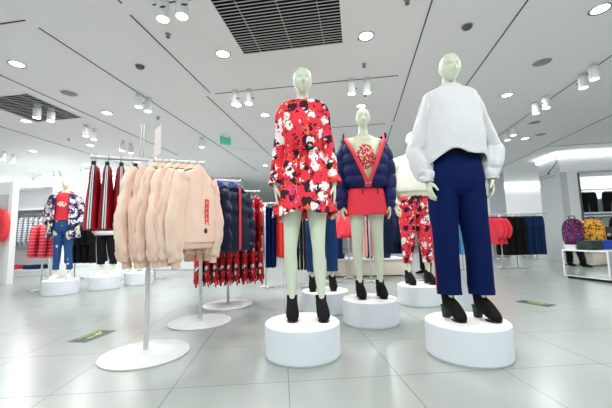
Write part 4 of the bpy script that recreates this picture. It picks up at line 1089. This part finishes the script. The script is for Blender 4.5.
bt = hung_trousers('blk', .86, .2, .026, 5); nt = hung_trousers('jeans_d', .86, .19, .026, 6)
hang_row([bt], cB, AB, [.02, .10, .18, .26, .34, .42], lambda i: 'black trousers on the rail past the coral blouses, %s in the row' % ORD[i], 'black trousers on the rail', z=1.25, hanger='clip', yaw=[.1, .3, .0, .25, .1, .3], hlab=lambda i: 'black clip hanger holding the %s black trousers past the blouses' % ORD[i])
hang_row([nt], cB, AB, [.54, .62, .70, .78, .86, .94], lambda i: 'dark blue jeans at the rail end past black trousers, %s in the row' % ORD[i], 'dark jeans at the rail end', z=1.25, hanger='clip', yaw=[.2, .0, .2, .05, .15, -.1], hlab=lambda i: 'black clip hanger holding the %s dark jeans at the rail end' % ORD[i])
# far pale clothes by the column
ws = hung_top('white_shirt', 'shirt', 'whitecloth', L=.65, hw=.24, t=.03, sl=.6, seed=3)
long_rack(6.55, 10.0, R(-8.9), .6, 1.35, 'distant white rail rack of white shirts beside the wall block', (-.5, .5), .2)
hang_row([ws], (6.55, 10.0), R(-8.9), [-.5, -.42, -.34, -.26, -.18, -.10], lambda i: 'white shirt on the distant rail beside the wall block, %s in the row' % ORD[i], 'white shirts on the distant rail', z=1.35, yaw=[.6] * 6, hlab=lambda i: 'black hanger holding the %s distant white shirt' % ORD[i])
st_ = thing('shelf_table', 'distant low white shelf table behind the jeans rail', 'table', (6.6, 10.9, 0))
MB().box((0, 0, .95), (1.8, .6, .05)).build('table_top', M['white'], st_, smooth=False)
for s in (-1, 1): MB().box((.8 * s, 0, .465), (.06, .5, .92)).build('leg', M['white'], st_, smooth=False)
for k in range(3):
    tag(MB().box((6.2 + .4 * k, 10.9, 1.035), (.3, .35, .12), .1 * k).build('folded_shirt', M['bluebright'] if k != 1 else M['jeans_l'], bevel=.02), 'blue folded shirts on the distant white shelf table, %s along' % ORD[k], 'folded shirt', 'folded blue shirts')

# ------------------------------------------------------------------ display table with mirror side
tt = thing('display_table', 'low white display table with a mirrored side and dark plinth', 'table', (4.62, 5.42, 0), R(11.5))
# local x runs away from the mirror, local y along it
TW, TD, TH = 1.5, .74, .50
TDh = .37
mirror_rot = atan2(5.77 - 5.075, 4.529 - 4.672) - pi / 2
tt.rotation_euler.z = mirror_rot
MB().box((TW / 2, 0, TH - .012), (TW, TD, .024)).build('table_top', M['white'], tt, smooth=False, bevel=.003)
fr = MB()
for yy in (-TDh + .012, TDh - .012): fr.box((.009, yy, .262), (.018, .018, .43))
fr.box((.009, 0, .052), (.018, TD, .012))
fr.build('frame', M['white'], tt, smooth=False)
MB().box((.010, 0, .267), (.006, TD - .03, .42)).build('mirror_panel', M['mirror'], tt, smooth=False)
MB().box((TW / 2, -TDh + .016, .262), (TW - .05, .006, .42)).build('mirror_panel', M['mirror'], tt, smooth=False)
MB().box((TW / 2 + .02, 0, .023), (TW - .06, TD - .05, .046)).build('plinth', M['black'], tt, smooth=False)
def tpt(a, b): return (tt.location.x + cos(mirror_rot) * a - sin(mirror_rot) * b, tt.location.y + sin(mirror_rot) * a + cos(mirror_rot) * b)
fj = thing('folded_garment', '', 'folded clothes')
fb = MB()
for k in range(6): fb.box((0, 0, .013 + .026 * k), (.25, .24, .024), .04 * (k % 3 - 1))
fb.build('folded_cloth', M['folded'], fj, bevel=.008); MB().box((-.131, 0, .04), (.004, .05, .02)).build('size_tab', M['black'], fj, smooth=False)
for k, (a, b, m_, l) in enumerate(((.145, .0, 'folded', 'grey-green folded clothes on the display table in front of the purple backpack'), (.42, .0, 'bluebright', 'blue folded clothes on the display table in front of the leopard backpack'), (.36, -.33 + .14, 'blk', None))):
    if l is None: continue
    p = tpt(a, b)
    if k == 0: fj.location = (p[0], p[1], TH); fj.rotation_euler.z = mirror_rot; fj['label'] = l; fj['group'] = 'folded clothes on the display table'
    else:
        o = dup(fj, (p[0], p[1], TH), mirror_rot, l, 'folded clothes on the display table')
        for c in kids(o):
            if c.name.startswith('folded_cloth'): c.data = c.data.copy(); c.data.materials[0] = M[m_]
p = tpt(.70, .0)
o = dup(fj, (p[0], p[1], TH), mirror_rot, 'black folded clothes on the display table under the black bag', 'folded clothes on the display table')
for c in kids(o):
    if c.name.startswith('folded_cloth'): c.data = c.data.copy(); c.data.materials[0] = M['blk']

def backpack(label, m, x, y, z, rz, w=.36, h=.50, d=.16):
    t = thing('backpack', label, 'backpack', (x, y, z), rz, 'backpacks on the display table')
    MB().shell([(0, w * .40, d * .40), (.02, w * .47, d * .48), (h * .4, w * .5, d * .5), (h * .75, w * .46, d * .46), (h * .93, w * .34, d * .36), (h, w * .12, d * .14)], 44, 26, cap0=True, cap1=True, n=3.0, wr=wrk(.006)).build('bag_body', M[m], t)
    MB().shell([(.05, w * .36, .03, -d * .47), (.08, w * .39, .045, -d * .47), (h * .38, w * .39, .045, -d * .47), (h * .44, w * .34, .03, -d * .47)], 32, 10, cap0=True, cap1=True, n=3).build('front_pocket', M[m], t)
    MB().tube([(-.04, 0, h - .01), (-.035, 0, h + .04), (.035, 0, h + .04), (.04, 0, h - .01)], [.008] * 4, 8).build('handle', M['black'], t)
    for s in (-1, 1): MB().tube([(.09 * s, d * .44, h * .86), (.11 * s, d * .5 + .05, h * .6), (.12 * s, d * .46, .06)], [(.025, .006)] * 3, 8).build('strap', M['black'], t)
    MB().tube([(-w * .30, -d * .515, h * .62), (0, -d * .54, h * .63), (w * .30, -d * .515, h * .62)], [.004] * 3, 6).build('zip', M['black'], t)
    return t
p = tpt(.175, .27); backpack('purple leopard-print backpack on the display table', 'leop_p', p[0], p[1], TH + .085, R(-28), .29, .46)
p = tpt(.57, .25)
backpack('yellow leopard-print backpack standing on the display table', 'leop_y', p[0], p[1], TH + .085, R(-30), .36, .44)
p = tpt(.93, .22)
bg = thing('shoulder_bag', 'black shoulder bag beside the yellow leopard backpack', 'bag', (p[0], p[1], TH + .085), R(-40))
MB().shell([(0, .16, .055), (.02, .17, .065), (.2, .165, .06), (.28, .15, .04), (.30, .12, .02)], 36, 14, cap0=True, cap1=True, n=3.5).build('bag_body', M['blk'], bg)
MB().shell([(.10, .166, .069), (.2, .166, .064), (.29, .155, .045)], 30, 8, th=(R(-80), R(80)), n=3.5).build('flap', M['black'], bg, solid=.003)
MB().lathe([(.028, 0), (.028, .004), (.02, .006)], 20).build('badge', M['trackwht'], bg).matrix_basis = Matrix.Translation((-.02, -.072, .16)) @ Matrix.Rotation(R(90), 4, 'X')
MB().tube([(-.12, 0, .29), (-.1, 0, .46), (.1, 0, .46), (.12, 0, .29)], [.006] * 4, 8).build('strap', M['black'], bg)
b3 = backpack('dark grey backpack behind the yellow leopard backpack', 'blk', *tpt(1.22, .24), TH, R(-30), .34, .60)
b3['label'] = 'plain black backpack standing past the black shoulder bag on the table'
# riser tray that carries the bags on the table
p = tpt(.56, .25)
rk = thing('bag_riser', 'white riser shelf that carries the bags on the display table', 'riser', (p[0], p[1], TH), mirror_rot)
MB().box((0, 0, .072), (1.06, .22, .022)).build('riser_top', M['white'], rk, smooth=False)
for s in (-1, 1): MB().box((.5 * s, 0, .031), (.02, .20, .06)).build('riser_leg', M['white'], rk, smooth=False)
# hanging shelf and black garments in the niche
ns = thing('niche_shelf', 'white niche shelf above the backpacks on the wall block', 'shelf', (0, 0, 0))
MB().box(*blbox(.5, 4.5, .02, .46, 1.28, 1.32)).build('shelf_board', M['white'], ns, smooth=False)
MB().box(*blbox(.5, 4.5, .05, .08, 1.20, 1.23)).build('shelf_rail', M['chrome'], ns, smooth=False)
for a in (.56, 2.5, 4.4): MB().box(*blbox(a, a + .03, .40, .459, 1.1, 1.28)).build('bracket', M['dgrey'], ns, smooth=False)
nr = thing('niche_rail', 'thin steel rail high in the lit niche of the wall block', 'rail', (0, 0, 0))
a_, b_2 = bl(.55, .25), bl(4.5, .25)
MB().tube([(a_[0], a_[1], 1.96), (b_2[0], b_2[1], 1.96)], [.012, .012], 12, ref=(0, 0, 1)).build('rail_bar', M['chrome'], nr)
for a in (.7, 2.4, 4.2):
    MB().box(*blbox(a, a + .02, .25, .459, 1.95, 1.97)).build('bracket', M['dgrey'], nr, smooth=False)
nb = hung_trousers('blk', .46, .22, .03, 9, name='hung_shorts', cat='shorts')
for k, a in enumerate((.80, 1.35, 2.0)):
    q = bl(a, .25); lab = 'black shorts hung in the lit niche, %s from the wall block corner' % ORD[k]
    if k == 0: nb.location = (q[0], q[1], 1.96); nb.rotation_euler.z = -CA; nb['label'] = lab; nb['group'] = 'black shorts in the niche'
    else: dup(nb, (q[0], q[1], 1.96), -CA, lab, 'black shorts in the niche')
    hang_hanger('clip', (q[0], q[1], 1.96), -CA, 'black clip hanger in the lit niche holding the %s black shorts' % ORD[k])

# ------------------------------------------------------------------ side with striped jackets
struct('wall_partition', MB().box((-8.35, 6.62, 1.05), (4.5, .10, 2.1), R(0)), M['white'])
struct('wall_partition_end', MB().box((-6.06, 6.58, 1.06), (.08, .14, 2.12)), M['white'])
trim(MB().box((-7.7, 6.555, 1.62), (3.3, .03, .42)), M['wallg'])
rw = hung_top('red_sweatshirt', 'sweatshirt', 'redtrim', L=.60, hw=.25, t=.05, sl=.58, rib='redtrim', seed=4)
rw.location = (-6.28, 6.42, 1.60); rw.rotation_euler.z = R(-8); rw['label'] = 'plain red sweatshirt hung against the white partition wall'
hang_hanger('coat', (-6.28, 6.42, 1.60), R(-8), 'black hanger holding the red sweatshirt on the partition')
pg = thing('wall_peg', 'short steel peg on the white partition holding the red sweatshirt', 'peg', (-6.28, 6.565, 1.60))
MB().tube([(0, 0, 0), (0, -.17, 0)], [.010, .010], 10).build('peg_bar', M['chrome'], pg)
MB().tube([(0, 0, 0), (0, -.006, 0)], [.03, .03], 16).build('plate', M['chrome'], pg)
long_rack(-4.55, 5.6, R(-20), .42, 1.20, 'white rail rack of red striped knit jackets', (-.05, .2), .22)
rj = hung_top('striped_jacket', 'jacket', 'ribstripe', L=.54, hw=.23, t=.04, sl=.5, seed=7)
hang_row([rj], (-4.55, 5.6), R(-20), [-.20, -.06, .10], lambda i: 'red knit jacket with pale stripes, %s on its short rail' % ORD[i], 'red striped jackets', z=1.20, yaw=[.75, 1.0, 1.3], hlab=lambda i: 'black hanger holding the %s red striped jacket' % ORD[i])
# shirts on a wall unit behind
su = thing('shelf_unit', 'white wall unit with shelves behind the red striped jackets', 'shelf unit', (-7.6, 8.6, 0), R(-9))
MB().box((0, .25, 1.15), (2.3, .04, 2.3)).build('back_panel', M['white'], su, smooth=False)
for s in (-1, 1): MB().box((1.17 * s, 0, 1.15), (.06, .54, 2.3)).build('side_panel', M['white'], su, smooth=False)
for z in (.12, 1.70, 2.28): MB().box((0, 0, z), (2.28, .5, .05)).build('shelf', M['white'], su, smooth=False)
MB().tube([(-1.14, -.05, 1.58), (1.14, -.05, 1.58)], [.014, .014], 10, ref=(0, 0, 1)).build('rail', M['chrome'], su)
MB().box((0, -.03, .045), (2.2, .4, .09)).build('kick_base', M['white'], su, smooth=False)
gs = hung_top('striped_shirt', 'shirt', 'greystripe', L=.72, hw=.24, t=.034, sl=.62, seed=9)
sa = R(-9); sc_ = (-7.6 + .05 * sin(sa), 8.6 - .05 * cos(sa))
hang_row([gs], sc_, sa, [-.9 + .155 * k for k in range(12)], lambda i: 'pale grey striped shirt in the white wall unit, %s on its rail' % ORD[i], 'grey striped shirts in the wall unit', z=1.58, yaw=[.7] * 12, hlab=lambda i: 'black hanger holding the %s grey striped shirt' % ORD[i])
for k, x in enumerate((-.7, -.2, .45)):
    q = rail_pt((-7.6, 8.6), sa, x)
    tag(MB().box((0, 0, .05), (.4, .34, .1)).build('folded_stack', M['redtrim'] if k % 2 else M['jeans_d'], bevel=.02, loc=(q[0], q[1], .145), rz=sa), '%s folded stack on the bottom shelf of the wall unit, %s along' % ('red' if k % 2 else 'dark blue', ORD[k]), 'folded clothes', 'folded stacks in the wall unit')
rc = thing('price_sign', 'small square red sign above the striped jackets', 'sign', (-6.35, 8.0, 1.52), R(-9))
MB().box((0, 0, .11), (.22, .01, .22)).build('card', M['redcard'], rc, smooth=False)
MB().tube([(0, 0, 0), (0, 0, -.02)], [.008, .008], 8).build('stem', M['chrome'], rc)
sgp = MB().tube([(0, 0, -1.52), (0, 0, -.02)], [.008, .008], 8).lathe([(.1, -1.52), (.1, -1.51)], 20).build('stand', M['chrome'], rc)
# black fur coats
long_rack(-4.75, 7.2, R(-12), .62, 1.52, 'white rail rack of black fur coats', (-.5, .5), .2)
fc = hung_top('fur_coat', 'coat', 'fur', L=1.05, hw=.27, t=.045, sl=.66, seed=2, amp=.012)
hang_row([fc], (-4.75, 7.2), R(-12), [-.52, -.36, -.20, -.04, .12], lambda i: 'long black fur coat behind the floral jacket mannequin, %s on the rail' % ORD[i], 'black fur coats', z=1.52, yaw=[.15] * 5, hlab=lambda i: 'black hanger holding the %s black fur coat' % ORD[i])
long_rack(-3.55, 7.0, R(-12), .42, 1.2, 'white rail rack of pale pink shirts behind the track trousers', (-.3, .3), .2)
pj = hung_top('pink_shirt', 'shirt', 'pink', L=.62, hw=.22, t=.03, sl=.55, seed=12)
hang_row([pj], (-3.55, 7.0), R(-12), [-.3, -.18, -.06, .06, .18], lambda i: 'pale pink shirt behind the black track trousers, %s on the rail' % ORD[i], 'pale pink shirts', z=1.2, yaw=[.6] * 5, hlab=lambda i: 'black hanger holding the %s pale pink shirt' % ORD[i])
lp = thing('display_plinth', 'distant low white plinth behind the beige sweatshirts', 'plinth', (-3.6, 9.2, 0), R(-9))
MB().box((0, 0, .17), (2.4, .6, .32)).build('plinth_body', M['white'], lp, smooth=False)
MB().box((0, 0, .345), (2.45, .65, .03)).build('plinth_top', M['white'], lp, smooth=False)
MB().box((0, 0, .005), (2.3, .5, .01)).build('kick_base', M['dgrey'], lp, smooth=False)

# ------------------------------------------------------------------ light and colour
w = bpy.data.worlds.new('World'); S.world = w; w.use_nodes = True
bgn = w.node_tree.nodes['Background']; bgn.inputs[0].default_value = (.93, .97, 1, 1); bgn.inputs[1].default_value = .8
S.view_settings.view_transform = 'Standard'; S.view_settings.look = 'None'; S.view_settings.exposure = 0.05; S.view_settings.gamma = 1
S.view_settings.use_curve_mapping = False
try:
    S.cycles.use_denoising = True; S.cycles.max_bounces = 10; S.cycles.diffuse_bounces = 6; S.cycles.sample_clamp_indirect = 6
except Exception: pass
# prototypes that were never hung are removed
for o in list(COL.objects):
    if o.parent is None and 'label' in o and not o['label']:
        for c in kids(o):
            for d_ in kids(c): bpy.data.objects.remove(d_)
            bpy.data.objects.remove(c)
        bpy.data.objects.remove(o)
